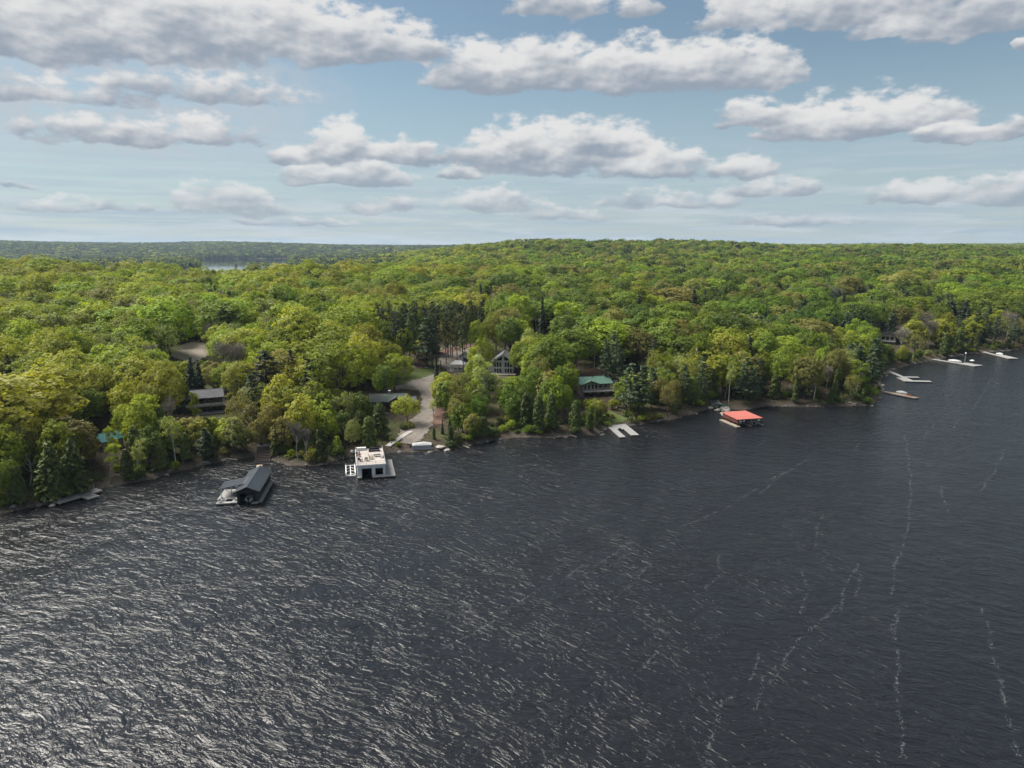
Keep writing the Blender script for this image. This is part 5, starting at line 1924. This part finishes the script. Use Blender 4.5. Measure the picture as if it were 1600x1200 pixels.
railing(wb, [(-3.7, 15.0), (-3.7, .1), (3.7, .1), (3.7, 15.0)], 3.5, .9, MAT['offwhite'], 2.4, 'terrace_railing')
MB().box(-3.4, -.8, 14.2, 15.0, 3.52, 4.3).build('planter', MAT['white'], wb)
deck_part(wb, [(3.64, 6.2, -1.3, 13.4), (.2, 3.62, -1.3, -.26), (-3.7, -2.6, -1.0, -.26)], .55, MAT['deck_grey'])


def on_wb(x, y, z=3.52):
    p = frame_pt(wb, x, y)
    return (p[0], p[1], z)


sofa = thing('outdoor_sofa', 'charcoal outdoor sofa at the back of the white roof terrace', 'sofa', on_wb(1.4, 12.6), R_(13.5))
MB().box(-1.3, 1.3, -.4, .45, .12, .45).build('seat', MAT['sofa'], sofa)
MB().box(-1.3, 1.3, .46, .68, .12, .92).build('backrest', MAT['sofa'], sofa)
for sx in (-1, 1):
    MB().box(sx * 1.42 - .11, sx * 1.42 + .11, -.4, .68, .02, .72).build('armrest', MAT['sofa'], sofa)
    MB().box(sx * 1.1 - .05, sx * 1.1 + .05, -.3, -.2, 0, .12).build('leg', MAT['trim_dark'], sofa)
    MB().box(sx * 1.1 - .05, sx * 1.1 + .05, .3, .4, 0, .12).build('leg', MAT['trim_dark'], sofa)
tb = thing('low_table', 'dark low table in the middle of the white roof terrace', 'table', on_wb(1.9, 7.4), R_(13.5))
MB().box(-.95, .95, -.55, .55, .42, .50).build('tabletop', MAT['sofa'], tb)
for sx in (-1, 1):
    for sy in (-1, 1):
        MB().box(sx * .85 - .04, sx * .85 + .04, sy * .45 - .04, sy * .45 + .04, 0, .42).build('leg', MAT['trim_dark'], tb)
for k, (x, y, rz, m, lab) in enumerate([(-3.0, 8.3, 80, 'cushion', 'dark red lounge chair at the left edge of the white roof terrace'), (-3.0, 10.8, 95, 'sofa', 'charcoal chair behind the red one on the white roof terrace'),
                                       (-2.7, 4.0, 150, 'sofa', 'dark chair at the front left of the white roof terrace'), (-1.1, 4.4, 180, 'wall_tan', 'tan chair near the front of the white roof terrace'),
                                       (.2, 6.6, 90, 'wall_tan', 'tan chair left of the low table on the roof terrace'), (.25, 5.2, 95, 'wall_tan', 'tan chair nearest the front beside the low table'),
                                       (3.1, 5.9, 260, 'silver', 'grey chair at the right edge of the roof terrace')]):
    c = chair(on_wb(x, y), R_(13.5 + rz), lab, MAT[m], 'chairs on the white roof terrace')
    c.scale = (1.3, 1.3, 1.15)
lf = thing('boat_lift', 'white rectangular boat lift frame in the water left of the white boathouse', 'boat lift', (*frame_pt(wb, -5.35, 6.0), 0), R_(13.5))
for y in (-4.6, 4.6):
    MB().box(-1.2, 1.2, y - .12, y + .12, .35, .55).build('cross_beam', MAT['white'], lf)
for x in (-1.2, 1.2):
    MB().box(x - .12, x + .12, -4.7, 4.7, .56, .74).build('side_beam', MAT['white'], lf)
    for y in (-4.4, 4.4):
        MB().tube((x, y, -2.5), (x, y, 1.2), .09, .09, 6).build('post', MAT['silver'], lf)
MB().box(-.09, .09, -4.4, 4.4, .36, .5).build('keel_beam', MAT['white'], lf)
for y0 in (-2.6, 0.2, 2.8):
    for sx in (-1, 1):
        MB().tube((0, y0, .45), (sx * 1.1, y0 - 1.3, .5), .08, .08, 5).build('brace', MAT['white'], lf)
bx_, by_ = on_ground(550.5, 711)
bu = thing('mooring_buoy', 'round white mooring buoy on the shore behind the boat lift', 'buoy', (bx_, by_, max(.3, zt(bx_, by_))))
import bmesh
bmm = bmesh.new()
bmesh.ops.create_uvsphere(bmm, u_segments=14, v_segments=9, radius=.55)
bme = bpy.data.meshes.new('buoy_ball')
bmm.to_mesh(bme)
bmm.free()
bme.materials.append(MAT['white'])
o = link('ball', bme, bu)
o.location = (0, 0, .5)
MB().tube((0, 0, .95), (0, 0, 1.25), .06, .06, 6).build('ring_post', MAT['silver'], bu)
# walkway from the drive to the white boathouse
wx, wy = on_ground(606, 700)
wk = thing('walkway', 'pale concrete walkway behind the white boathouse', 'walkway', (wx, wy, zt(wx, wy)), R_(-22))
for k in range(6):
    a, b = frame_pt(wk, 0, k * 2.3), frame_pt(wk, 0, k * 2.3 + 2.2)
    z0, z1 = zt(*a) - zt(wx, wy) + .25, zt(*b) - zt(wx, wy) + .25
    MB().slab([(-.9, k * 2.3, z0), (.9, k * 2.3, z0), (.9, k * 2.3 + 2.22, z1), (-.9, k * 2.3 + 2.22, z1)], .3).build('slab', MAT['concrete'], wk)

# covered boat drawn up on the shore
bp = at(659, 701, .6)
cb = thing('pontoon_boat', 'silver pontoon boat under a white cover at the driveway foot', 'boat', (bp[0], bp[1] + 1.2, .25), R_(10))
for sy in (-1, 1):
    pm = MB()
    pm.tube((-3.0, sy * 1.05, .2), (2.6, sy * 1.05, .2), .34, .34, 10)
    pm.tube((2.6, sy * 1.05, .2), (3.3, sy * 1.05, .34), .34, .10, 10)
    pm.build('pontoon', MAT['silver'], cb)
MB().box(-3.1, 2.9, -1.35, 1.35, .55, .68).build('deck', MAT['silver'], cb)
fm2 = MB()
for (x0, x1, y0, y1) in ((-2.9, 2.6, -1.32, -1.26), (-2.9, 2.6, 1.26, 1.32), (-2.96, -2.9, -1.26, 1.26), (2.6, 2.66, -1.26, 1.26)):
    fm2.box(x0, x1, y0, y1, .68, 1.45)
fm2.build('side_panel', MAT['silver'], cb)
cvm = MB()
nx, ny = 9, 6
for i in range(nx):
    for j in range(ny):
        def cp(a, b):
            u, v = a / nx, b / ny
            return (-3.0 + 5.75 * u, -1.42 + 2.84 * v, 1.42 + .62 * (math.sin(math.pi * v) ** .6) * (math.sin(math.pi * (.06 + .88 * u)) ** .5) + .05 * math.sin(9 * u + 4 * v))
        cvm.poly([cp(i, j), cp(i + 1, j), cp(i + 1, j + 1), cp(i, j + 1)])
cvm.build('cover', MAT['offwhite'], cb)
MB().box(-3.75, -3.2, -.25, .25, .4, 1.3).build('outboard_motor', MAT['trim_dark'], cb)
for x in (-2.4, 0, 2.2):
    MB().box(x - .15, x + .15, -1.4, 1.4, -.9, -.16).build('lift_bunk', MAT['brown_wood'], cb)

# ------------------------------------------------------------------ dark cottage with balcony
hx, hy = on_ground(322, 647)
hz_ = zt(hx, hy)
dc = thing('cottage', 'dark two storey cottage with grey shingle roof and pale balcony, half hidden by trees', 'cottage', (hx, hy, hz_), R_(24))
wall_box(dc, -6.0, 5.5, 1.8, 9.0, -2.0, 5.4, MAT['wall_dark'], zr=7.3, axis='x')
roof_gable(dc, -6.0, 5.5, 1.0, 9.0, 5.5, 7.4, MAT['shingle_dark'], 'x', .6, .18)
wall_box(dc, -10.4, -6.02, 3.2, 8.6, -2.0, 4.1, MAT['wall_dark'], zr=5.6, axis='x')
roof_gable(dc, -10.4, -6.4, 3.2, 8.6, 4.2, 5.7, MAT['shingle_dark'], 'x', .5, .18)
deck_part(dc, [(-6.0, 5.6, -.6, 1.78)], 2.7, MAT['deck_weather'], name='balcony', depth=-2.0)
bb = MB().box(-6.05, 5.65, -.72, -.62, 2.68, 3.5)
bb.build('balcony_front', MAT['concrete'], dc)
deck_part(dc, [(-4.0, 5.6, -1.6, 1.78)], .25, MAT['deck_grey'], name='patio', posts=False)
for x in (-4.3, -1.5, 1.3, 3.9):
    win(dc, 'front', x, 3.1, 2.0, 1.9, 1.8, MAT['wall_tan'], 1)
for x in (-3.4, .2, 3.6):
    win(dc, 'front', x, .5, 1.8, 1.6, 1.8, MAT['trim_dark'], 1)
for (x, y) in ((-5.0, 5.8), (-5.6, 7.2)):
    MB().tube((x, y, 6.5), (x, y, 7.9), .22, .2, 8).build('vent_pipe', MAT['white'], dc)
# teal roofed cabin
tx, ty = on_ground(152, 703)
tcab = thing('cabin', 'small cabin with teal metal roof hidden behind the shore trees', 'cabin', (tx, ty, zt(tx, ty)), R_(-30))
wall_box(tcab, -3.0, 3.0, 0, 6.0, -1.5, 2.6, MAT['wall_tan'], zr=4.0)
roof_gable(tcab, -3.0, 3.0, 0, 6.0, 2.7, 4.2, MAT['metal_teal'], 'y', .5, .12, .7)
win(tcab, 'front', 0, .8, 1.4, 1.1, 0)
MB().box(1.6, 2.5, -.06, -.004, -.2, 1.9).build('door', MAT['brown_wood'], tcab)

# ------------------------------------------------------------------ log cottage
lx, ly = on_ground(606, 641)
lz = zt(lx, ly)
lc = thing('log_cottage', 'brown log cottage with mossy green shingle roof and a front gable', 'cottage', (lx, ly, lz), R_(7))
for (x0, x1, y0, y1, z1) in ((-5.8, 6.0, 0, 7.0, 3.2),):
    wall_box(lc, x0, x1, y0, y1, -1.5, z1, MAT['log'], zr=5.0, axis='x')
lg = MB()
for k in range(13):
    lg.tube((-5.85, -.02, -1.2 + k * .34), (6.05, -.02, -1.2 + k * .34), .16, .16, 6)
lg.build('front_logs', MAT['log'], lc, kind='stuff')
roof_gable(lc, -5.8, 6.0, 0, 7.0, 3.3, 5.1, MAT['shingle_green'], 'x', .6, .16)
wall_box(lc, .6, 5.0, -1.2, -.2, -1.5, 3.2, MAT['log'], zr=4.4)
roof_gable(lc, .6, 5.0, -1.2, 3.0, 3.32, 4.62, MAT['shingle_green'], 'y', .55, .14)
wall_box(lc, 6.02, 9.4, 1.2, 5.4, -1.5, 2.7, MAT['log'], zr=3.9, axis='x')
roof_gable(lc, 6.6, 9.4, 1.2, 5.4, 2.8, 4.0, MAT['shingle_green'], 'x', .45, .14)
for x in (-5.0, -4.0, -3.0):
    win(lc, 'front', x, 1.7, .62, 1.2, -.2)
win(lc, 'front', 1.6, 2.0, .7, .8, -1.2, pane=MAT['offwhite'])
win(lc, 'front', 3.6, 1.8, .7, .8, -1.2, pane=MAT['offwhite'])
win(lc, 'front', 8.4, 1.0, .8, 1.0, 1.2)
ch = MB().box(.2, .9, 3.6, 4.3, 4.2, 5.9)
ch.build('chimney', MAT['rock_pale'], lc)
MB().box(.1, 1.0, 3.5, 4.4, 5.9, 6.05).build('chimney_cap', MAT['white'], lc)
deck_part(lc, [(-1.0, 5.6, -3.4, -1.22)], -.3, MAT['deck_weather'], name='porch', posts=False)

# ------------------------------------------------------------------ gabled house with tall windows, its wing and the white pavilion
gx, gy = on_ground(786, 584)
gh = thing('gabled_house', 'blue grey gabled house with tall windows facing the lake', 'house', (gx, gy, zt(gx, gy)), R_(-4))
wall_box(gh, -4.3, 4.3, 0, 11.0, -2.0, 5.3, MAT['siding'], zr=8.2)
roof_gable(gh, -4.3, 4.3, 0, 11.0, 5.4, 8.4, MAT['shingle_dark'], 'y', .6, .2)
prism(MB(), [(-4.95, 4.85), (0, 8.42), (4.95, 4.85), (4.95, 4.55), (0, 8.10), (-4.95, 4.55)], -.66, -.61).build('barge_board', MAT['white'], gh)
for x in (-3.3, -2.2, -1.1, 1.1, 2.2, 3.3):
    win(gh, 'front', x, .35, .80, 1.7, 0)
    win(gh, 'front', x, 2.75, .80, 2.0, 0)
for s_ in (-1, 1):                               # raked gable lights
    pts_ = [(s_ * .35, 5.35), (s_ * 3.1, 5.35), (s_ * 3.1, 5.7), (s_ * .35, 7.4)]
    if s_ < 0:
        pts_ = pts_[::-1]
    o = prism(MB(), pts_, -.07, -.004).build('window', MAT['white'], gh)
    ii = [(s_ * .47, 5.46), (s_ * 2.98, 5.46), (s_ * 2.98, 5.62), (s_ * .47, 7.15)]
    if s_ < 0:
        ii = ii[::-1]
    prism(MB(), ii, -.085, -.072).build('pane', MAT['glass'], o)
MB().box(-4.3, 4.3, -.06, -.003, 2.28, 2.52).build('band_board', MAT['white'], gh)
wall_box(gh, -13.5, -4.32, 2.5, 10.0, -2.0, 3.2, MAT['siding'], zr=5.4, axis='x')
roof_gable(gh, -13.5, -4.9, 2.5, 10.0, 3.3, 5.6, MAT['shingle_dark'], 'x', .6, .2)
for x in (-12.0, -9.6, -7.2):
    win(gh, 'front', x, .8, 1.3, 1.4, 2.5)
deck_part(gh, [(-5.0, 5.4, -3.2, -.1)], .1, MAT['deck_tan'], name='patio', posts=False)
pvx, pvy = on_ground(716, 578)
pv = thing('pavilion', 'open white pavilion with pale hipped roof on posts beside the gravel yard', 'pavilion', (pvx, pvy, zt(pvx, pvy)), R_(-6))
rp = MB()
e = [(-3.2, -2.4, 2.7), (3.2, -2.4, 2.7), (3.2, 2.4, 2.7), (-3.2, 2.4, 2.7)]
r1, r2 = (-1.2, 0, 4.1), (1.2, 0, 4.1)
for q in ((e[0], e[1], r2, r1), (e[1], e[2], r2), (e[2], e[3], r1, r2), (e[3], e[0], r1)):
    MB().poly(q).build('roof_panel', MAT['offwhite'], pv)
MB().box(-3.2, 3.2, -2.4, 2.4, 2.55, 2.69).build('eaves', MAT['white'], pv)
for x in (-2.8, 0, 2.8):
    for y in (-2.0, 2.0):
        MB().box(x - .12, x + .12, y - .12, y + .12, -.6, 2.55).build('post', MAT['white'], pv)
MB().box(-3.1, 3.1, -2.3, 2.3, -1.0, .12).build('floor', MAT['concrete'], pv)
qx, qy = on_ground(728, 566)
sh = thing('shed', 'low shed with dark shingle roof behind the white pavilion', 'shed', (qx, qy, zt(qx, qy)), R_(8))
wall_box(sh, -2.6, 2.6, 0, 4.2, -1.0, 2.1, MAT['siding'], zr=3.8)
roof_gable(sh, -2.6, 2.6, 0, 4.2, 2.2, 4.0, MAT['wall_dark'], 'y', .4, .12)
MB().box(-.9, .9, -.06, -.004, -.2, 1.8).build('door', MAT['brown_wood'], sh)
for k, (px, py) in enumerate(((790, 553), (802, 560))):
    pass

# ------------------------------------------------------------------ green roofed cottage
cx_, cy_ = on_ground(931, 619)
gc = thing('cottage', 'cottage with bright green metal roof and raised deck', 'cottage', (cx_, cy_, zt(cx_, cy_)), R_(14))
wall_box(gc, -5.8, 6.6, 2.2, 9.5, -2.5, 4.6, MAT['wall_tan'], zr=6.3, axis='x')
roof_gable(gc, -5.8, 6.6, 1.4, 9.5, 4.7, 6.5, MAT['metal_green'], 'x', .7, .14, .9)
wall_box(gc, -4.6, 1.2, 1.2, 2.18, 1.9, 4.5, MAT['wall_tan'], zr=5.3)
roof_gable(gc, -4.6, 1.2, 1.2, 4.6, 4.6, 5.7, MAT['metal_green'], 'y', .7, .13)
for x in (-3.9, -2.5, -.9, .5):
    win(gc, 'front', x, 2.4, 1.0, 1.7, 1.2)
for x in (2.6, 4.6):
    win(gc, 'front', x, 2.5, 1.2, 1.5, 2.2)
deck_part(gc, [(-5.2, 7.0, -1.4, 1.15)], 1.9, MAT['deck_grey'], name='deck', depth=-2.5)
railing(gc, [(-5.1, 1.0), (-5.1, -1.3), (6.9, -1.3), (6.9, 1.0)], 1.9, 1.0, MAT['deck_grey'], 1.5)
for k in range(7):
    MB().box(-6.6, -5.25, -1.3 + k * .3 - .3, -1.3 + k * .3, -.2 + k * .3 - .12, -.2 + k * .3).build('step', MAT['deck_weather'], gc)
MB().tube((.4, 5.0, 5.6), (.4, 5.0, 7.1), .16, .16, 8).build('chimney', MAT['trim_dark'], gc)
deck_part(gc, [(-2.0, 6.4, -3.2, -1.5)], -.4, MAT['deck_weather'], name='lower_deck', posts=False)
for x in (-3.0, 0.2, 3.4):
    win(gc, 'front', x, -.6, 1.3, 1.5, 2.2, MAT['trim_dark'])
# fallen logs / timber edge on its lawn
for k, (a, b) in enumerate((((955, 632), (964, 638)), ((968, 641), (981, 645)))):
    p, q = on_ground(*a), on_ground(*b)
    MB().tube((p[0], p[1], zt(*p) + .25), (q[0], q[1], zt(*q) + .25), .24, .2, 8).build('log', MAT['rock_pale'], None, label=['pale log on the lawn nearer the green roofed cottage', 'pale log on the lawn nearer the pines'][k], category='log', group='pale logs on the lawn')
# U shaped dock
ud_ = thing('dock', 'pale grey U shaped dock below the green roofed cottage', 'dock', (36.6, 219.0, 0), R_(8.5))
deck_part(ud_, [(-2.4, -.4, 0, 11.0), (2.0, 4.6, 1.8, 11.0), (-2.4, 4.6, 11.02, 17.0)], .5, MAT['deck_grey'])
pad = MB().box(-.38, .2, 9.6, 11.0, .34, .49)
pad.box(1.4, 1.98, 9.6, 11.0, .34, .49)
pad.build('corner_brace', MAT['deck_grey'], ud_)

# ------------------------------------------------------------------ red roofed boathouse and stone landing
rb = thing('boathouse', 'low open boathouse with flat coral red roof', 'boathouse', (80.6, 234.3, 0), R_(15))
rf = MB().hexa([(-4.9, -.3, 2.55), (4.9, -.3, 2.55), (4.7, 9.9, 2.85), (-4.7, 9.9, 2.85)], [(-4.9, -.3, 2.72), (4.9, -.3, 2.72), (4.7, 9.9, 3.02), (-4.7, 9.9, 3.02)]).build('roof', MAT['metal_red'], rb)
sm = MB()
for k in range(1, 14):
    x = -4.9 + 9.8 * k / 14
    sm.slab([(x - .03, -.3, 2.75), (x + .03, -.3, 2.75), (x * .96 + .03, 9.9, 3.05), (x * .96 - .03, 9.9, 3.05)], .028)
sm.build('seams', MAT['metal_red'], rf)
MB().box(-4.95, 4.95, -.36, -.30, 2.42, 2.74).build('fascia', MAT['wall_red'], rb)
for x in (-4.5, -1.5, 1.5, 4.5):
    for y in (.1, 4.8, 9.4):
        MB().tube((x, y, -2), (x, y, 2.56 + y * .03), .11, .11, 6).build('post', MAT['wall_red'], rb)
wl_ = MB().box(-4.55, -4.4, .2, 9.3, 1.3, 2.5)
wl_.box(-4.4, 4.4, 9.28, 9.4, .5, 2.7)
wl_.build('wall', MAT['wall_red'], rb)
for x, w in ((-3.6, .8), (-2.3, .6), (3.4, .9)):
    MB().box(x - w / 2, x + w / 2, -.2, -.02, 1.75, 2.35).build('fender', MAT['white'], rb)
deck_part(rb, [(-5.6, -4.0, -1.0, 9.8), (-.6, .6, -.6, 9.2), (4.0, 5.2, -.8, 9.2), (-3.98, 3.98, 8.0, 9.2)], .45, MAT['wall_tan'])
for k, (x, lab) in enumerate(((-2.3, 'dark boat in the left slip under the red roof'), (2.3, 'pale boat in the right slip under the red roof'))):
    p = frame_pt(rb, x, 3.6)
    motorboat((p[0], p[1], .12), R_(15), lab, MAT['trim_dark'] if k == 0 else MAT['offwhite'], 5.6, 2.2, None, 'boats under the red roof')
# pile of landing stones: each one is a boulder of its own
lst = []
for k in range(46):
    t_ = RNG.uniform(0, 1)
    px = 1118 + 22 * t_ + RNG.normal() * 4.5
    py = 632 + 15 * t_ + RNG.normal() * 3.0
    lst.append((px, py))
for (px, py) in lst:
    p = on_ground(px, py)
    boulder(p, float(RNG.uniform(.55, 1.15)), 'pale stone in the rough landing behind the red roofed boathouse', 'pale stones of the landing', z=max(.15, zt(*p) + .1), k=int(RNG.choice([0, 3, 3, 1])))
p = on_ground(1129, 637)
cn = thing('canoe', 'green canoe lying on the stone landing by the red roof', 'canoe', (p[0], p[1], zt(*p) + .7), R_(70))
cm = MB()
n_ = 10
for k in range(n_):
    y0, y1 = -2.4 + 4.8 * k / n_, -2.4 + 4.8 * (k + 1) / n_
    w0, w1 = .48 * math.sqrt(max(.002, 1 - (y0 / 2.42) ** 2)), .48 * math.sqrt(max(.002, 1 - (y1 / 2.42) ** 2))
    for (a, b, za, zb) in ((-1, -.55, 0, .34), (-.55, .55, .34, .36), (.55, 1, .34, 0)):
        cm.poly([(a * w0, y0, za), (a * w1, y1, za), (b * w1, y1, zb), (b * w0, y0, zb)])
cm.build('hull', MAT['canoe_green'], cn)
MB().box(-.02, .02, -2.4, 2.4, .36, .40).build('keel', MAT['canoe_green'], cn)


# ------------------------------------------------------------------ docks along the right shore and the left one
def quad_dock(label, a, b, wd, mat, extra=(), z=.5, name='dock'):
    """a dock running from pixel a to pixel b, wd metres wide to its right; extra: more local rects"""
    p, q = Vector((*at(*a, z), 0)), Vector((*at(*b, z), 0))
    d = q - p
    t = thing(name, label, 'dock', (p.x, p.y, 0), math.atan2(d.y, d.x))
    deck_part(t, [(0, d.length, 0, wd)] + list(extra), z, mat)
    return t, d.length


d1_, L1 = quad_dock('long cedar coloured dock off the headland tip', (1378, 612), (1430, 622), 2.6, MAT['deck_orange'], [], .5)
c = frame_pt(d1_, L1 - 4.2, 1.4)
for k, (x, m) in enumerate(((L1 - 3.2, 'orange'), (L1 - 4.6, 'orange'), (L1 - 1.2, 'trim_dark'))):
    c = frame_pt(d1_, x, 1.5)
    chair((c[0], c[1], .515), R_(190 + 20 * k), ['orange deck chair nearest the outer end of the cedar dock', 'orange deck chair further in on the cedar dock', 'dark deck chair at the tip of the cedar dock'][k], MAT[m], 'chairs on the cedar coloured dock')
c = frame_pt(d1_, L1 * .42, 4.2)
motorboat((c[0], c[1], .1), d1_.rotation_euler.z - R_(90), 'small white boat tied behind the cedar coloured dock', MAT['white'], 4.6, 1.8, MAT['offwhite'])
d2_, L2 = quad_dock('long grey dock with two fingers off the bay shore', (1380, 577), (1424, 596), 1.9, MAT['deck_grey'], [], .5)
deck_part(d2_, [(L2 - 9.5, L2 - .4, -2.6, -.03), (L2 - 3.0, L2 - .2, 1.93, 9.0), (L2 - 13.0, L2 - 10.6, 1.93, 8.0)], .48, MAT['deck_grey'], name='finger')
d3_, L3 = quad_dock('long narrow dock with a broad end and moored boat', (1456, 561), (1522, 572), 2.0, MAT['deck_grey'], [], .5)
deck_part(d3_, [(L3 - 9.0, L3 - .1, 2.03, 6.5)], .5, MAT['deck_grey'], name='platform')
c = frame_pt(d3_, L3 - 14.0, 4.4)
motorboat((c[0], c[1], .1), d3_.rotation_euler.z - R_(90), 'white motorboat moored behind the long narrow dock', MAT['white'], 7.0, 2.4, MAT['offwhite'])
c = frame_pt(d3_, L3 - 8.2, 3.6)
lp = thing('lamp_post', 'slim white lamp post on the dock with moored boat', 'lamp post', (c[0], c[1], .5))
MB().tube((0, 0, 0), (.25, 0, 4.9), .10, .07, 6).build('pole', MAT['offwhite'], lp)
gl = link('globe', bme, lp)
gl.location = (.25, 0, 5.2)
gl.scale = (.85, .85, .85)
c = frame_pt(d3_, L3 - 5.0, 4.8)
um = thing('parasol', 'small white parasol on the dock with moored boat', 'parasol', (c[0], c[1], .5))
MB().tube((0, 0, 0), (0, 0, 2.0), .05, .05, 6).build('pole', MAT['silver'], um)
cm = MB()
for k in range(8):
    a0, a1 = k * math.pi / 4, (k + 1) * math.pi / 4
    cm.poly([(math.cos(a0) * 1.1, math.sin(a0) * 1.1, 1.85), (math.cos(a1) * 1.1, math.sin(a1) * 1.1, 1.85), (0, 0, 2.35)])
    cm.poly([(math.cos(a1) * 1.1, math.sin(a1) * 1.1, 1.85), (math.cos(a0) * 1.1, math.sin(a0) * 1.1, 1.85), (math.cos(a0) * 1.1, math.sin(a0) * 1.1, 1.72), (math.cos(a1) * 1.1, math.sin(a1) * 1.1, 1.72)])
cm.build('canopy', MAT['white'], um)
d4_, L4 = quad_dock('grey dock farthest along the right shore', (1532, 549), (1576, 560), 2.0, MAT['deck_grey'], [], .5)
deck_part(d4_, [(L4 - 12.0, L4 - .1, 2.03, 5.2)], .5, MAT['deck_grey'], name='platform')
c = frame_pt(d4_, L4 - 14.5, 4.0)
motorboat((c[0], c[1], .1), d4_.rotation_euler.z - R_(90), 'covered boat beside the farthest right dock', MAT['white'], 5.0, 2.0, MAT['offwhite'])
# left dock
ld = thing('dock', 'small weathered plank dock under the left shore trees', 'dock', (-107.2, 159.4, 0), R_(60))
deck_part(ld, [(0, 10.5, -.4, 2.6)], .62, MAT['deck_weather'])
deck_part(ld, [(5.2, 8.0, -3.4, -.43)], .5, MAT['deck_weather'], name='step_platform')
for (x, y, h) in ((.2, 2.3, 1.5), (.3, -.1, 1.4), (10.0, 2.5, 1.7)):
    MB().tube((x, y, -1), (x, y, h), .12, .1, 6).build('mooring_post', MAT['deck_grey'], ld)
# small house in the right wood
sx_, sy_ = on_ground(1386, 537)
sh2 = thing('house', 'small tan house with dark windows in the right wood', 'house', (sx_, sy_, zt(sx_, sy_)), R_(-28))
wall_box(sh2, -4.0, 4.0, 0, 7.0, -3.0, 4.6, MAT['wall_tan'], zr=6.6)
roof_gable(sh2, -4.0, 4.0, 0, 7.0, 4.7, 6.8, MAT['wall_dark'], 'y', .6, .18)
for x in (-2.2, 0.0, 2.2):
    win(sh2, 'front', x, 2.2, 1.5, 1.9, 0, MAT['trim_dark'])
deck_part(sh2, [(-4.4, 4.4, -2.0, -.03)], 1.6, MAT['deck_grey'], name='deck', depth=-3.0)
railing(sh2, [(-4.3, -1.9), (4.3, -1.9)], 1.6, .95, MAT['offwhite'])

# ------------------------------------------------------------------ foam streaks drawn out by the wind
FOAMPX = [[(1128, 797), (1165, 775), (1200, 752), (1232, 735)], [(1185, 772), (1225, 740), (1262, 718)], [(960, 935), (990, 908), (1020, 880)], [(720, 1000), (770, 970), (830, 930)], [(935, 880), (970, 858), (1000, 838)],
          [(1050, 826), (1095, 812), (1125, 798)], [(1410, 1185), (1404, 1100), (1400, 1010), (1402, 950)], [(1392, 930), (1400, 880), (1418, 830), (1424, 760), (1414, 680)], [(1100, 1180), (1130, 1095), (1165, 1085), (1185, 1020)],
          [(1205, 1065), (1225, 1030), (1250, 1000), (1275, 975), (1310, 945)], [(1180, 1110), (1190, 1060), (1215, 1040)], [(1310, 960), (1318, 925), (1330, 900), (1340, 880)], [(1335, 935), (1345, 895)], [(1000, 1050), (1030, 1010), (1050, 985)],
          [(1440, 690), (1450, 675), (1460, 662)], [(1485, 672), (1500, 655)], [(1520, 640), (1545, 600), (1550, 590)], [(1570, 1105), (1560, 1060), (1548, 1000), (1535, 950)], [(1480, 800), (1470, 760)], [(1530, 770), (1555, 735), (1570, 700)],
          [(1100, 920), (1122, 900), (1125, 865)], [(1250, 890), (1262, 930), (1250, 960)], [(680, 1020), (720, 998)], [(1590, 1190), (1575, 1120)], [(1330, 712), (1345, 690)], [(1560, 600), (1540, 590)], [(640, 760), (690, 742)], [(1390, 985), (1396, 960)], [(1100, 1000), (1140, 985)], [(880, 905), (905, 885)], [(1270, 860), (1285, 800)], [(1180, 700), (1195, 688)]]
fv, ff = [], []
frng = np.random.default_rng(77)
for line in FOAMPX:
    w = np.array([at(*p) for p in line])
    sg = np.hypot(*np.diff(w, axis=0).T)
    L = sg.sum()
    cs = np.concatenate([[0], np.cumsum(sg)])
    n = int(L * 8)
    t = frng.uniform(0, L, n)
    # broken into dashes
    dash = np.sin(t * 1.1 + frng.uniform(0, 6)) + np.sin(t * .37 + frng.uniform(0, 6)) + frng.normal(size=n) * .5
    t = t[(dash > -.9) & (frng.random(n) < .8)]
    x = np.interp(t, cs, w[:, 0]) + .25 * np.sin(t * .35) + .07 * np.sin(t * 1.3) + frng.normal(size=len(t)) * .17
    y = np.interp(t, cs, w[:, 1]) + frng.normal(size=len(t)) * .17
    for a, b in zip(x, y):
        l, wd, an = frng.uniform(.05, .24), frng.uniform(.010, .030), frng.normal(.95, .5)
        ca, sa = math.cos(an), math.sin(an)
        i = len(fv)
        for (u, v) in ((-l, 0), (0, -wd), (l, 0), (0, wd)):
            fv.append((a + ca * u - sa * v, b + sa * u + ca * v, .012))
        ff.append((i, i + 1, i + 2, i + 3))
fo = MB()
fo.v, fo.f = fv, ff
o = fo.build('foam', FOAM, kind='stuff')
o['label'] = 'thin white foam streaks drawn along the wind on the water'
o['category'] = 'foam'

# ------------------------------------------------------------------ haze over the far hills
hm, hnt, hout = new_mat('air')
pv_ = N(hnt, 'ShaderNodeVolumePrincipled')
pv_.inputs['Color'].default_value = (0.62, 0.80, 1.0, 1)
pv_.inputs['Density'].default_value = 0.00004
pv_.inputs['Anisotropy'].default_value = 0.2
hnt.links.new(pv_.outputs[0], hout.inputs['Volume'])
hz = MB().box(-9450, 9450, -3050, 9450, -7.0, 135.0).build('haze', hm, kind='stuff')
hz['label'] = 'thin blue air over the far hills'
